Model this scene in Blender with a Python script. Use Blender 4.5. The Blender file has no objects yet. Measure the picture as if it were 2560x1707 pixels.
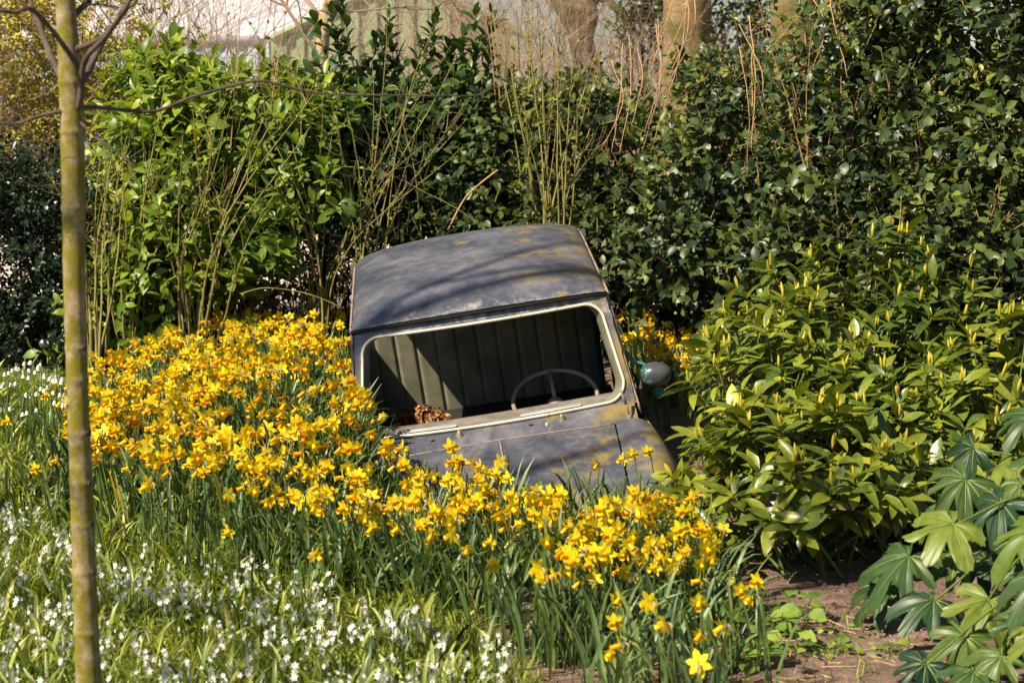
import bpy, math
import numpy as np
from mathutils import Vector, Matrix
PI = math.pi
S = bpy.context.scene
COL = S.collection

# ------------------------------------------------------------------ camera, light, exposure
FPX = 5134.0; PITCH = math.radians(6.36); CAM = np.array([0, 0, 1.7])
cam = bpy.data.cameras.new('camera'); co = bpy.data.objects.new('camera', cam); COL.objects.link(co)
cam.sensor_width = 36; cam.lens = 36 * FPX / 2560; cam.clip_end = 500; cam.clip_start = .1
co.location = (0, 0, 1.7); co.rotation_euler = (PI / 2 - PITCH, 0, 0); S.camera = co
cam.dof.use_dof = True; cam.dof.focus_distance = 9.0; cam.dof.aperture_fstop = 5.0

SUN_AZ = math.radians(52); SUN_EL = math.radians(46)      # azimuth: to the left of straight behind the camera
TO_SUN = Vector((-math.sin(SUN_AZ) * math.cos(SUN_EL), -math.cos(SUN_AZ) * math.cos(SUN_EL), math.sin(SUN_EL)))
sl = bpy.data.lights.new('sun', 'SUN'); so = bpy.data.objects.new('sun', sl); COL.objects.link(so)
sl.energy = 5.0; sl.angle = math.radians(.5); sl.color = (1, .87, .67)
so.rotation_euler = TO_SUN.to_track_quat('Z', 'Y').to_euler(); so.location = (-6, -5, 12)
W = bpy.data.worlds.new('World'); S.world = W; W.use_nodes = True
wn = W.node_tree.nodes; wl = W.node_tree.links
sky = wn.new('ShaderNodeTexSky'); sky.sky_type = 'NISHITA'; sky.sun_disc = False
sky.sun_elevation = SUN_EL; sky.sun_rotation = math.atan2(TO_SUN.x, TO_SUN.y)
sky.air_density = 1.0; sky.dust_density = .6; sky.ozone_density = 1.0
wl.new(sky.outputs[0], wn['Background'].inputs[0]); wn['Background'].inputs[1].default_value = .05
S.view_settings.view_transform = 'Standard'; S.view_settings.look = 'None'
S.view_settings.exposure = 1.08; S.view_settings.gamma = 1
S.cycles.max_bounces = 6; S.cycles.transmission_bounces = 4; S.cycles.transparent_max_bounces = 4
S.cycles.sample_clamp_indirect = 3; S.cycles.use_denoising = True

def at(u, v, Y):
    a = (u - 1280) / FPX; b = (853.5 - v) / FPX
    d = np.array([a, math.cos(PITCH) + b * math.sin(PITCH), -math.sin(PITCH) + b * math.cos(PITCH)])
    return CAM + d * (Y / d[1])
def proj(P):
    d = np.asarray(P, float) - CAM
    f = np.array([0, math.cos(PITCH), -math.sin(PITCH)]); u = np.array([0, math.sin(PITCH), math.cos(PITCH)])
    z = d @ f
    return 1280 + FPX * d[..., 0] / z, 853.5 - FPX * (d @ u) / z
def inpoly(x, y, P):
    P = np.asarray(P, float); r = np.zeros(np.shape(x), bool); j = len(P) - 1
    for i in range(len(P)):
        xi, yi = P[i]; xj, yj = P[j]
        c = ((yi > y) != (yj > y)) & (x < (xj - xi) * (y - yi) / ((yj - yi) + 1e-9) + xi)
        r ^= c; j = i
    return r
def gz(x, y):
    x = np.asarray(x, float); y = np.asarray(y, float)
    t = np.clip((y - 7) / 5, 0, 1)
    return .24 * t * t * (3 - 2 * t) + .30 * np.exp(-((x + .98) / .46) ** 2 - ((y - 8.55) / .85) ** 2) + .018 * np.sin(x * 2.1 + y) * np.cos(y * 1.7 - x) + .008 * np.sin(x * 7 + 2) * np.sin(y * 6)

# ------------------------------------------------------------------ mesh accumulation
def nrm(a): return a / (np.linalg.norm(a, axis=-1, keepdims=True) + 1e-12)
class Acc:
    def __init__(s): s.V = []; s.Q = []; s.T = []; s.MQ = []; s.MT = []; s.R = []; s.n = 0
    def add(s, V, Q=None, T=None, mq=0, mt=None, r=0.5):
        V = np.asarray(V, float).reshape(-1, 3)
        s.V.append(V); s.R.append(np.broadcast_to(np.asarray(r, float), (len(V),)))
        if Q is not None and len(Q):
            Q = np.asarray(Q).reshape(-1, 4); s.Q.append(Q + s.n); s.MQ.append(np.broadcast_to(np.asarray(mq), (len(Q),)))
        if T is not None and len(T):
            T = np.asarray(T).reshape(-1, 3); s.T.append(T + s.n); s.MT.append(np.broadcast_to(np.asarray(mq if mt is None else mt), (len(T),)))
        s.n += len(V)
    def inst(s, t, R, P, Sc, r):
        """copies of template t: R (N,3,3), P (N,3), Sc (N,) or (N,3), r (N,)"""
        V, Q, T, MQ, MT = t; N = len(P)
        if N == 0: return
        Sc = np.asarray(Sc, float); Sc = np.broadcast_to(Sc if Sc.ndim == 2 else Sc.reshape(-1, 1), (N, 3))
        W_ = np.einsum('nij,nkj->nki', R, V[None] * Sc[:, None]) + P[:, None]
        off = (np.arange(N) * len(V))[:, None, None]
        s.add(W_.reshape(-1, 3), (Q[None] + off).reshape(-1, 4) if len(Q) else None, (T[None] + off).reshape(-1, 3) if len(T) else None,
              np.tile(MQ, N), np.tile(MT, N), np.repeat(np.broadcast_to(r, (N,)), len(V)))
    def mesh(s, name, mats, smooth=True):
        V = np.concatenate(s.V); Q = np.concatenate(s.Q) if s.Q else np.zeros((0, 4), int); T = np.concatenate(s.T) if s.T else np.zeros((0, 3), int)
        m = bpy.data.meshes.new(name); m.vertices.add(len(V)); m.vertices.foreach_set('co', V.ravel().astype('f'))
        m.loops.add(Q.size + T.size); m.loops.foreach_set('vertex_index', np.concatenate([Q.ravel(), T.ravel()]).astype('i'))
        m.polygons.add(len(Q) + len(T))
        m.polygons.foreach_set('loop_start', np.concatenate([np.arange(len(Q)) * 4, Q.size + np.arange(len(T)) * 3]).astype('i'))
        mi = np.concatenate((s.MQ if s.MQ else []) + (s.MT if s.MT else [])) if (s.MQ or s.MT) else np.zeros(0)
        m.polygons.foreach_set('material_index', mi.astype('i'))
        m.polygons.foreach_set('use_smooth', np.full(len(Q) + len(T), smooth))
        a = m.attributes.new('rnd', 'FLOAT', 'POINT'); a.data.foreach_set('value', np.concatenate(s.R).astype('f'))
        for k in (mats if isinstance(mats, (list, tuple)) else [mats]): m.materials.append(k)
        m.update(calc_edges=True); m.validate(); return m
    def build(s, name, mats, parent=None, smooth=True):
        o = bpy.data.objects.new(name, s.mesh(name, mats, smooth)); COL.objects.link(o)
        if parent: o.parent = parent
        return o
def tag(o, label=None, cat=None, group=None, kind=None):
    if label: o['label'] = label
    if cat: o['category'] = cat
    if group: o['group'] = group
    if kind: o['kind'] = kind
    return o
def empty(name, loc=(0, 0, 0), rot=(0, 0, 0)):
    o = bpy.data.objects.new(name, None); COL.objects.link(o); o.location = loc; o.rotation_euler = rot; o.empty_display_size = .05; return o

def grid(acc, f, nu, nv, u0=0, u1=1, v0=0, v1=1, m=0, r=.5):
    u, v = np.meshgrid(np.linspace(u0, u1, nu), np.linspace(v0, v1, nv), indexing='ij')
    P = np.stack([np.broadcast_to(c, u.shape) for c in f(u, v)], -1).reshape(-1, 3)
    i, j = np.meshgrid(np.arange(nu - 1), np.arange(nv - 1), indexing='ij'); a = (i * nv + j).ravel()
    acc.add(P, np.stack([a, a + nv, a + nv + 1, a + 1], -1), mq=m, r=r)
def tube(acc, pts, rad, n=8, m=0, r=.5, cap=True, closed=False):
    P = np.asarray(pts, float); N = len(P); rad = np.broadcast_to(np.asarray(rad, float), (N,))
    Tn = nrm(np.roll(P, -1, 0) - np.roll(P, 1, 0)) if closed else nrm(np.gradient(P, axis=0))
    X = np.zeros_like(P); x = np.cross(Tn[0], [0, 0, 1.]);
    if np.linalg.norm(x) < .1: x = np.cross(Tn[0], [0, 1., 0])
    x = nrm(x)
    for i in range(N):
        x = nrm(x - Tn[i] * (x @ Tn[i])); X[i] = x
    Y = np.cross(Tn, X); a = np.arange(n) / n * 2 * PI
    V = P[:, None] + rad[:, None, None] * (np.cos(a)[None, :, None] * X[:, None] + np.sin(a)[None, :, None] * Y[:, None])
    M = N if closed else N - 1
    i, j = np.meshgrid(np.arange(M), np.arange(n), indexing='ij'); i2 = (i + 1) % N; j2 = (j + 1) % n
    Q = np.stack([i * n + j, i * n + j2, i2 * n + j2, i2 * n + j], -1).reshape(-1, 4)
    T = None
    V = V.reshape(-1, 3)
    if cap and not closed:
        V = np.vstack([V, P[0], P[-1]]); k = N * n; jj = np.arange(n)
        T = np.concatenate([np.stack([np.full(n, k), (jj + 1) % n, jj], -1), np.stack([np.full(n, k + 1), (N - 1) * n + jj, (N - 1) * n + (jj + 1) % n], -1)])
    acc.add(V, Q, T, m, r=r)
def spline(pts, n=6):
    P = np.asarray(pts, float); P2 = np.vstack([2 * P[0] - P[1], P, 2 * P[-1] - P[-2]]); out = []
    for i in range(1, len(P2) - 2):
        for t in np.linspace(0, 1, n, endpoint=False):
            a, b, c, d = P2[i - 1], P2[i], P2[i + 1], P2[i + 2]
            out.append(.5 * (2 * b + (c - a) * t + (2 * a - 5 * b + 4 * c - d) * t * t + (3 * b - a - 3 * c + d) * t ** 3))
    out.append(P[-1]); return np.array(out)
def box(acc, c, s, m=0, r=.5):
    c = np.array(c, float); s = np.array(s, float) / 2
    V = np.array([[x, y, z] for x in (-1, 1) for y in (-1, 1) for z in (-1, 1)]) * s + c
    acc.add(V, [[0, 1, 3, 2], [4, 6, 7, 5], [0, 4, 5, 1], [2, 3, 7, 6], [0, 2, 6, 4], [1, 5, 7, 3]], mq=m, r=r)
def lathe(acc, c, prof, axis=(0, 0, 1), n=20, m=0):
    ax = nrm(np.array(axis, float)); x = np.cross(ax, [0, 0, 1.]);
    if np.linalg.norm(x) < .1: x = np.cross(ax, [0, 1., 0])
    x = nrm(x); y = np.cross(ax, x); a = np.arange(n) / n * 2 * PI
    V = np.array([np.array(c) + ax * h + rr * (np.cos(t) * x + np.sin(t) * y) for rr, h in prof for t in a])
    i, j = np.meshgrid(np.arange(len(prof) - 1), np.arange(n), indexing='ij'); j2 = (j + 1) % n
    acc.add(V, np.stack([i * n + j, i * n + j2, (i + 1) * n + j2, (i + 1) * n + j], -1).reshape(-1, 4), mq=m)

# ------------------------------------------------------------------ materials
class NT:
    def __init__(s, name):
        s.m = bpy.data.materials.new(name); s.m.use_nodes = True; s.t = s.m.node_tree; s.n = s.t.nodes; s.b = s.n['Principled BSDF']
    def new(s, ty, **k):
        x = s.n.new('ShaderNode' + ty)
        for a, b in k.items(): setattr(x, a, b)
        return x
    def lk(s, a, b): s.t.links.new(a, b)
    def coord(s, kind='Object'): return s.new('TexCoord').outputs[kind]
    def noise(s, scale, detail=4, rough=.6, vec=None, stretch=None, out='Fac'):
        x = s.new('TexNoise'); x.inputs['Scale'].default_value = scale; x.inputs['Detail'].default_value = detail; x.inputs['Roughness'].default_value = rough
        v = vec or s.coord()
        if stretch:
            mp = s.new('Mapping'); mp.inputs['Scale'].default_value = stretch; s.lk(v, mp.inputs['Vector']); v = mp.outputs[0]
        s.lk(v, x.inputs['Vector']); return x.outputs[out]
    def ramp(s, fac, stops):
        x = s.new('ValToRGB'); e = x.color_ramp.elements
        while len(e) < len(stops): e.new(.5)
        for el, (p, c) in zip(e, stops): el.position = p; el.color = (*c, 1) if len(c) == 3 else c
        s.lk(fac, x.inputs[0]); return x.outputs[0]
    def mix(s, fac, a, b, mode='MIX'):
        x = s.new('MixRGB', blend_type=mode)
        for i, v in ((0, fac), (1, a), (2, b)):
            if isinstance(v, (int, float)): x.inputs[i].default_value = v if i == 0 else (v, v, v, 1)
            elif isinstance(v, tuple): x.inputs[i].default_value = (*v, 1)
            else: s.lk(v, x.inputs[i])
        return x.outputs[0]
    def bump(s, h, dist=.01, st=1):
        x = s.new('Bump'); x.inputs['Distance'].default_value = dist; x.inputs['Strength'].default_value = st; s.lk(h, x.inputs['Height']); s.lk(x.outputs[0], s.b.inputs['Normal'])
    def set(s, col=None, rough=None, spec=None, metal=None):
        if col is not None:
            if isinstance(col, tuple): s.b.inputs['Base Color'].default_value = (*col, 1)
            else: s.lk(col, s.b.inputs['Base Color'])
        if rough is not None:
            if isinstance(rough, (int, float)): s.b.inputs['Roughness'].default_value = rough
            else: s.lk(rough, s.b.inputs['Roughness'])
        if spec is not None: s.b.inputs['Specular IOR Level'].default_value = spec
        if metal is not None: s.b.inputs['Metallic'].default_value = metal
        return s.m
def leafmat(name, stops, rough=.35, trans=.3, tcol=None, spec=.5, spots=None, vein=None):
    t = NT(name); a = t.new('Attribute', attribute_name='rnd'); c = t.ramp(a.outputs['Fac'], stops)
    c = t.mix(t.ramp(t.noise(9, 2), [(.3, (.72, .75, .7)), (.7, (1.15, 1.15, 1.1))]), c, c) if False else c
    n = t.noise(28, 3, .6); c = t.mix(1, c, t.ramp(n, [(.3, (.75, .78, .75)), (.7, (1.2, 1.17, 1.1))]), 'MULTIPLY')
    if spots:
        v = t.new('TexVoronoi'); v.inputs['Scale'].default_value = spots[1]; t.lk(t.coord(), v.inputs['Vector'])
        c = t.mix(t.ramp(v.outputs['Distance'], [(.12, (1, 1, 1)), (.2, (0, 0, 0))]), c, spots[0])
    t.set(c, rough, spec)
    if trans:
        tr = t.new('BsdfTranslucent'); tc = t.mix(1, c, tcol or (1.5, 1.45, .5), 'MULTIPLY'); t.lk(tc, tr.inputs[0])
        mx = t.new('MixShader'); mx.inputs[0].default_value = trans; t.lk(t.b.outputs[0], mx.inputs[1]); t.lk(tr.outputs[0], mx.inputs[2])
        t.lk(mx.outputs[0], t.n['Material Output'].inputs[0])
    return t.m
def simple(name, stops, scale=6, rough=.7, spec=.3, bump=0, stretch=None, detail=5, metal=0):
    t = NT(name); n = t.noise(scale, detail, .65, stretch=stretch); t.set(t.ramp(n, stops), rough, spec, metal)
    if bump: t.bump(n, bump)
    return t.m

G = lambda *a: list(a)
M = {}
M['laurel'] = leafmat('laurel_leaf', [(0, (.028, .055, .012)), (.4, (.07, .13, .018)), (.75, (.16, .24, .024)), (1, (.34, .38, .04))], .42, .34, spec=.4)
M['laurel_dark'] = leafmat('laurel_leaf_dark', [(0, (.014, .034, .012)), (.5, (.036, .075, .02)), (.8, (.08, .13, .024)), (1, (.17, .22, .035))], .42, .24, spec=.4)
M['hedge'] = leafmat('hedge_leaf', [(0, (.012, .03, .012)), (.35, (.038, .068, .02)), (.65, (.10, .135, .028)), (.9, (.20, .22, .032)), (1, (.38, .34, .05))], .42, .24, spec=.4)
M['ivy'] = leafmat('ivy_leaf_shade_dark', [(0, (.006, .018, .010)), (.6, (.018, .042, .018)), (1, (.05, .085, .03))], .35, .12)  # very dark stops: the far-left hedge's shade is painted into the leaves
M['yellowbush'] = leafmat('yellow_shrub_leaf', [(0, (.12, .13, .02)), (.4, (.30, .28, .03)), (.8, (.54, .45, .05)), (1, (.66, .6, .2))], .5, .35)
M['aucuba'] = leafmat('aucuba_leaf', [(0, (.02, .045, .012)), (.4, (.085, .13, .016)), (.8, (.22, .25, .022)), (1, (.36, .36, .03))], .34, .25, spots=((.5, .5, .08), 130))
M['bud'] = leafmat('yellow_bud', [(0, (.42, .33, .03)), (.6, (.58, .5, .05)), (1, (.66, .62, .1))], .4, .3)
M['fatsia'] = leafmat('fatsia_leaf', [(0, (.010, .030, .018)), (.45, (.026, .062, .024)), (.8, (.09, .14, .022)), (1, (.20, .23, .03))], .42, .22, spec=.35)
M['strap'] = leafmat('strap_leaf', [(0, (.035, .07, .028)), (.5, (.10, .165, .055)), (.85, (.19, .26, .085)), (1, (.45, .38, .07))], .42, .28)
M['lawnstrap'] = leafmat('squill_leaf', [(0, (.035, .065, .018)), (.4, (.13, .18, .025)), (.75, (.30, .34, .045)), (1, (.5, .48, .12))], .42, .3)
M['grass'] = leafmat('grass_blade', [(0, (.06, .085, .012)), (.5, (.19, .23, .025)), (.85, (.34, .36, .045)), (1, (.46, .42, .10))], .45, .3)
M['petal'] = leafmat('daffodil_petal', [(0, (.74, .52, .004)), (.5, (.81, .65, .008)), (1, (.88, .77, .04))], .5, .35, (1.1, .95, .4), spec=.25)
M['trumpet'] = leafmat('daffodil_trumpet', [(0, (.80, .34, .003)), (.5, (.84, .50, .005)), (1, (.86, .62, .012))], .5, .3, (1.1, .9, .4), spec=.25)
M['white'] = leafmat('white_petal', [(0, (.78, .8, .78)), (1, (.88, .88, .85))], .5, .3, (1, 1, 1), spec=.3)
M['spathe'] = simple('papery_spathe', [(.3, (.3, .2, .09)), (.7, (.5, .38, .2))], 30)
M['weed'] = leafmat('weed_leaf', [(0, (.07, .13, .02)), (.5, (.16, .26, .035)), (1, (.28, .36, .06))], .5, .35)
M['greenstem'] = simple('green_stem', [(.3, (.05, .085, .018)), (.7, (.13, .17, .03))], 20, .55)
M['olivestem'] = simple('olive_cane', [(.3, (.10, .09, .03)), (.7, (.30, .25, .08))], 14, .6)
M['darkstem'] = simple('dark_twig', [(.3, (.02, .016, .012)), (.7, (.07, .05, .035))], 14, .7)
M['orangestem'] = simple('orange_twig', [(.3, (.26, .14, .06)), (.7, (.5, .31, .16))], 14, .6)
M['pinktwig'] = simple('pale_twig', [(.3, (.2, .14, .10)), (.7, (.42, .31, .23))], 8, .8)
M['deadleaf'] = leafmat('dead_leaf', [(0, (.10, .045, .022)), (.5, (.27, .12, .05)), (1, (.5, .27, .13))], .8, .1, (1, 1, 1), spec=.2)
M['straw'] = simple('straw', [(.3, (.4, .28, .13)), (.7, (.62, .48, .26))], 10, .7)

def bark(name, base, moss, k=.5, sc=6, ring=0):
    t = NT(name); n = t.noise(sc, 6, .65); c = t.ramp(n, [(.3, base[0]), (.7, base[1])])
    n2 = t.noise(sc * 1.3, 4, .6, stretch=(1, 1, .75)); c = t.mix(t.ramp(n2, [(k - .08, (0, 0, 0)), (k + .1, (1, 1, 1))]), c, moss)
    n3 = t.noise(sc * 9, 3, .6, stretch=(.5, .5, 3)); c = t.mix(1, c, t.ramp(n3, [(.3, (.7, .7, .7)), (.65, (1.12, 1.12, 1.12))]), 'MULTIPLY')
    t.set(c, .8, .2); t.bump(n3, .004, .8); return t.m
M['sapling'] = bark('sapling_bark', ((.20, .155, .09), (.42, .33, .2)), (.19, .165, .018), .46, 20)
M['saplingbranch'] = bark('sapling_branch_bark', ((.045, .032, .026), (.16, .12, .10)), (.08, .07, .03), .66, 20)
M['beech'] = bark('beech_bark', ((.15, .11, .05), (.29, .21, .10)), (.09, .085, .02), .56, 3)
M['rough'] = bark('rough_bark', ((.08, .06, .04), (.26, .19, .11)), (.03, .03, .018), .56, 5)

def ground_mat():
    t = NT('soil_and_turf'); g = t.coord()
    n = t.noise(3.5, 7, .7, vec=g); soil = t.ramp(n, [(.3, (.10, .07, .05)), (.55, (.21, .15, .12)), (.75, (.34, .26, .2))])
    n2 = t.noise(26, 5, .7, vec=g); soil = t.mix(1, soil, t.ramp(n2, [(.3, (.6, .58, .55)), (.7, (1.25, 1.2, 1.15))]), 'MULTIPLY')
    turf = t.ramp(t.noise(14, 5, .7, vec=g), [(.3, (.03, .045, .01)), (.7, (.12, .15, .025))])
    sep = t.new('SeparateXYZ'); t.lk(g, sep.inputs[0])
    # turf on the left lawn, bare soil in the beds: boundary wobbles with noise
    a = t.new('Math', operation='MULTIPLY_ADD'); t.lk(t.noise(1.6, 4, .6, vec=g), a.inputs[0]); a.inputs[1].default_value = 1.2; t.lk(sep.outputs['X'], a.inputs[2])
    f = t.ramp(a.outputs[0], [(.42, (1, 1, 1)), (.62, (0, 0, 0))])
    t.set(t.mix(f, soil, turf), .95, .15); t.bump(n2, .03, .9); return t.m
M['ground'] = ground_mat()
M['path'] = simple('pinkish_gravel', [(.3, (.48, .36, .31)), (.7, (.72, .58, .52))], 5, .9, bump=.01)

# ------------------------------------------------------------------ leaf templates (axis +Y, normal +Z, length 1)
def leaf_t(ns=4, w=.24, fold=.25, curl=.25, peak=.45, mat=0, serr=0, wave=0):
    s = np.linspace(0, 1, ns + 1); sh = np.sin(PI * s ** (math.log(.5) / math.log(peak))) ** .8; sh[0] = sh[-1] = 0
    V = []; Q = []; T = []
    for k, (a, h) in enumerate(zip(s, sh)):
        hw = w * h; z = -curl * a * a; y = a - .3 * curl * a * a
        yy = y + (serr if 0 < k < ns else 0)
        wv = wave * math.sin(k * 2.3)
        V += [(-hw, yy, z + fold * hw + wv), (0, y, z), (hw, yy, z + fold * hw - wv)]
    for k in range(ns):
        b = 3 * k
        if k == 0: T += [(1, 5, 4), (1, 4, 3)]
        elif k == ns - 1: T += [(b, b + 1, b + 4), (b + 1, b + 2, b + 4)]
        else: Q += [(b, b + 1, b + 4, b + 3), (b + 1, b + 2, b + 5, b + 4)]
    V = np.array(V, float); Q = np.array(Q, int).reshape(-1, 4); T = np.array(T, int).reshape(-1, 3)
    # drop the unused end vertices
    used = np.unique(np.concatenate([Q.ravel(), T.ravel()])); mp = np.full(len(V), -1); mp[used] = np.arange(len(used))
    return V[used], mp[Q], mp[T], np.full(len(Q), mat), np.full(len(T), mat)
def stick_t(mat=1, n=3, taper=.5):
    a = np.arange(n) / n * 2 * PI; c = np.stack([np.cos(a), 0 * a, np.sin(a)], -1)
    V = np.vstack([c, c * taper + [0, 1, 0]]); j = np.arange(n); j2 = (j + 1) % n
    return V, np.stack([j, j2, n + j2, n + j], -1), np.zeros((0, 3), int), np.full(n, mat), np.zeros(0, int)
STICK = stick_t()
def frames(D, H):
    D = nrm(D); X_ = np.cross(D, H); bad = np.linalg.norm(X_, axis=-1) < 1e-3; X_[bad] = np.cross(D[bad], [1., .3, 0]); X_ = nrm(X_)
    return np.stack([X_, D, np.cross(X_, D)], -1)
def perp(D, ang):
    h = np.where(np.abs(D[..., 2:3]) > .9, np.array([1., 0, 0]), np.array([0, 0, 1.])); a = nrm(np.cross(D, h)); b = np.cross(D, a)
    return a * np.cos(ang)[..., None] + b * np.sin(ang)[..., None]
def sprigs(acc, P, D, L, k, tmpls, size, rng, open_=(.5, 1.2), droop=.15, stem=.004, jr=.0, rbase=None, rvar=.5, whorl=0, stemmat=True):
    """twigs from P along D, each with k leaves; whorl>0 bunches them at the tip"""
    N = len(P); D = nrm(D); L = np.broadcast_to(L, (N,)) * rng.uniform(.75, 1.25, N)
    if stemmat:
        acc.inst(STICK, frames(D, perp(D, np.zeros(N))), P, np.stack([np.full(N, stem), L, np.full(N, stem)], -1), rng.random(N))
    t = (np.arange(k) + .5) / k; t = t[None] + rng.uniform(-.3, .3, (N, k)) / k; t = np.clip(t, 0, 1); tt = t ** (1 / (1 + whorl * 3)) if whorl else .12 + .88 * t
    ang = np.arange(k)[None] * 2.4 + rng.uniform(0, 6.28, (N, 1)) + rng.normal(0, .3, (N, k))
    Dk = np.repeat(D[:, None], k, 1); rad = perp(Dk, ang)
    op = open_[1] + (open_[0] - open_[1]) * t + rng.normal(0, .18, (N, k))
    ld = nrm(Dk * np.cos(op)[..., None] + rad * np.sin(op)[..., None] + np.array([0, 0, -1.]) * rng.uniform(0, 2 * droop, (N, k))[..., None])
    hint = nrm(Dk + rng.normal(0, .25, (N, k, 3)) + np.array([0, 0, .35]))
    base = P[:, None] + Dk * (L[:, None] * tt)[..., None]
    s = size * rng.uniform(.65, 1.2, (N, k)) * (1 - .25 * np.abs(t - .5))
    rb = rng.random(N) if rbase is None else rbase
    r = np.clip(rb[:, None] * (1 - rvar) + rng.random((N, k)) * rvar, 0, 1)
    # frames: normal as near hint as possible
    R = frames(ld.reshape(-1, 3), hint.reshape(-1, 3)); which = rng.integers(0, len(tmpls), N * k)
    for q, tm in enumerate(tmpls):
        m_ = which == q; acc.inst(tm, R[m_], base.reshape(-1, 3)[m_], s.ravel()[m_], r.ravel()[m_])
def rsphere(n, rng): return nrm(rng.normal(size=(n, 3)))
def clumped(acc, C, rad, per, rng, L, k, tm, size, up=.35, front=.75, open_=(.5, 1.2), rb=None, rvar=.5, **kw):
    """leafy clumps: centres C (n,3), radii rad, per sprigs each; biased to the side away from the middle of the hedge"""
    n = len(C); idx = np.repeat(np.arange(n), per); d = rsphere(len(idx), rng)
    flip = (d[:, 1] > .2) & (rng.random(len(idx)) < front); d[flip, 1] *= -1
    flip = (d[:, 2] < -.3) & (rng.random(len(idx)) < .6); d[flip, 2] *= -1
    P = C[idx] + d * rad[idx, None] * rng.uniform(.35, 1, (len(idx), 1))
    D = nrm(d + np.array([0, 0, up]) + rng.normal(0, .25, d.shape))
    cr = (rng.random(n) if rb is None else rb(C))[idx]
    sprigs(acc, P, D, L, k, tm, size, rng, open_=open_, rbase=np.clip(cr + rng.normal(0, .12, len(idx)), 0, 1), rvar=rvar, **kw)
def polyclumps(poly, n, Yf, th, rng, r=(.14, .26), zmin=0.05, holes=()):
    P = np.array(poly, float); out = []
    while len(out) < n:
        u = rng.uniform(P[:, 0].min(), P[:, 0].max()); v = rng.uniform(P[:, 1].min(), P[:, 1].max())
        if not inpoly(u, v, P): continue
        if any(inpoly(u, v, h) for h in holes): continue
        w = at(u, v, Yf(u, v) + rng.uniform(-th, th))
        if w[2] < gz(w[0], w[1]) + zmin: continue
        out.append(w)
    C = np.array(out); return C, rng.uniform(r[0], r[1], len(C))
def branches(acc, root, C, rng, n=40, r0=.014, m=1, mid=.5):
    """real limbs inside a shrub from its root to some of its clumps"""
    for c in C[rng.choice(len(C), min(n, len(C)), replace=False)]:
        b = np.array(root) + np.array([rng.normal(0, .12), rng.normal(0, .08), 0]); q = b + (c - b) * mid + np.array([rng.normal(0, .08), rng.normal(0, .08), .12])
        pts = spline([b, q, c], 5); tube(acc, pts, np.linspace(r0, r0 * .25, len(pts)) * rng.uniform(.6, 1.2), 5, m, cap=False)
LH = [leaf_t(3, .29, .3, .25, .48), leaf_t(3, .33, .15, .4, .5), leaf_t(3, .27, .4, .15, .5)]
L3 = [leaf_t(3, .23, .3, .25, .45), leaf_t(3, .27, .15, .4, .5), leaf_t(3, .22, .4, .1, .5)]
L4 = [leaf_t(4, .20, .3, .3, .55), leaf_t(4, .23, .15, .45, .55), leaf_t(4, .19, .35, .1, .5)]
L5 = [leaf_t(6, .165, .25, .30, .5, serr=.015, wave=.008), leaf_t(6, .145, .4, .5, .5, wave=.012), leaf_t(6, .19, .2, .12, .48, wave=.014), leaf_t(6, .155, .5, .2, .52, wave=.01)]

# ------------------------------------------------------------------ the sunken car
def paint_mat():
    t = NT('weathered_paint'); g = t.coord()
    n = t.noise(3.4, 8, .66, vec=g); c = t.ramp(n, [(.32, (.029, .034, .050)), (.45, (.055, .062, .083)), (.56, (.096, .099, .119)), (.70, (.155, .152, .168))])
    n1 = t.noise(16, 6, .72, vec=g); c = t.mix(1, c, t.ramp(n1, [(.3, (.70, .72, .76)), (.7, (1.28, 1.22, 1.18))]), 'MULTIPLY')
    sp = t.new('SeparateXYZ'); t.lk(g, sp.inputs[0])
    nl = t.noise(5.5, 8, .72, vec=g)
    k = t.new('Math', operation='MULTIPLY_ADD'); t.lk(sp.outputs['X'], k.inputs[0]); k.inputs[1].default_value = .20; t.lk(nl, k.inputs[2])
    c = t.mix(t.ramp(k.outputs[0], [(.57, (0, 0, 0)), (.72, (.8, .8, .8))]), c, (.24, .175, .03))
    k2 = t.noise(6.3, 6, .7, vec=g); c = t.mix(t.ramp(k2, [(.55, (0, 0, 0)), (.75, (.5, .5, .5))]), c, (.15, .11, .07))
    w = t.noise(48, 7, .8, vec=g); c = t.mix(t.ramp(w, [(.66, (0, 0, 0)), (.74, (.55, .55, .55))]), c, (.42, .41, .43))
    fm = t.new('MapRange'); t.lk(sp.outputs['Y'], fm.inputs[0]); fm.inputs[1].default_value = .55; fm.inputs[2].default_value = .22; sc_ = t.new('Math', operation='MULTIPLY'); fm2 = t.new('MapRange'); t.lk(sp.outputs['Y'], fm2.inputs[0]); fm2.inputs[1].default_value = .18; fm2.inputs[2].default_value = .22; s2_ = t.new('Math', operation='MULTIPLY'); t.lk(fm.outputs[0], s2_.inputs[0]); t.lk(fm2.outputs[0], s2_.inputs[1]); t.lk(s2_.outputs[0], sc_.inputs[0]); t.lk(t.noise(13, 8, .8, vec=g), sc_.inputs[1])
    c = t.mix(t.ramp(sc_.outputs[0], [(.46, (0, 0, 0)), (.60, (.6, .6, .6))]), c, (.36, .35, .37))  # pale scuffs behind the roof's front edge, painted to stand for its glare too
    rg_ = t.ramp(n1, [(.3, (.27, .27, .27)), (.7, (.48, .48, .48))])
    t.set(c, rg_, .5); t.bump(w, .0012, .3); return t.m
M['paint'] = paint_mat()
def edge_mat():
    t = NT('bare_seam'); n = t.noise(22, 5, .7); t.set(t.ramp(n, [(.35, (.08, .075, .08)), (.5, (.24, .2, .19)), (.62, (.30, .14, .09)), (.75, (.45, .4, .38))]), .6, .4); return t.m
M['seam'] = edge_mat()
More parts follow.
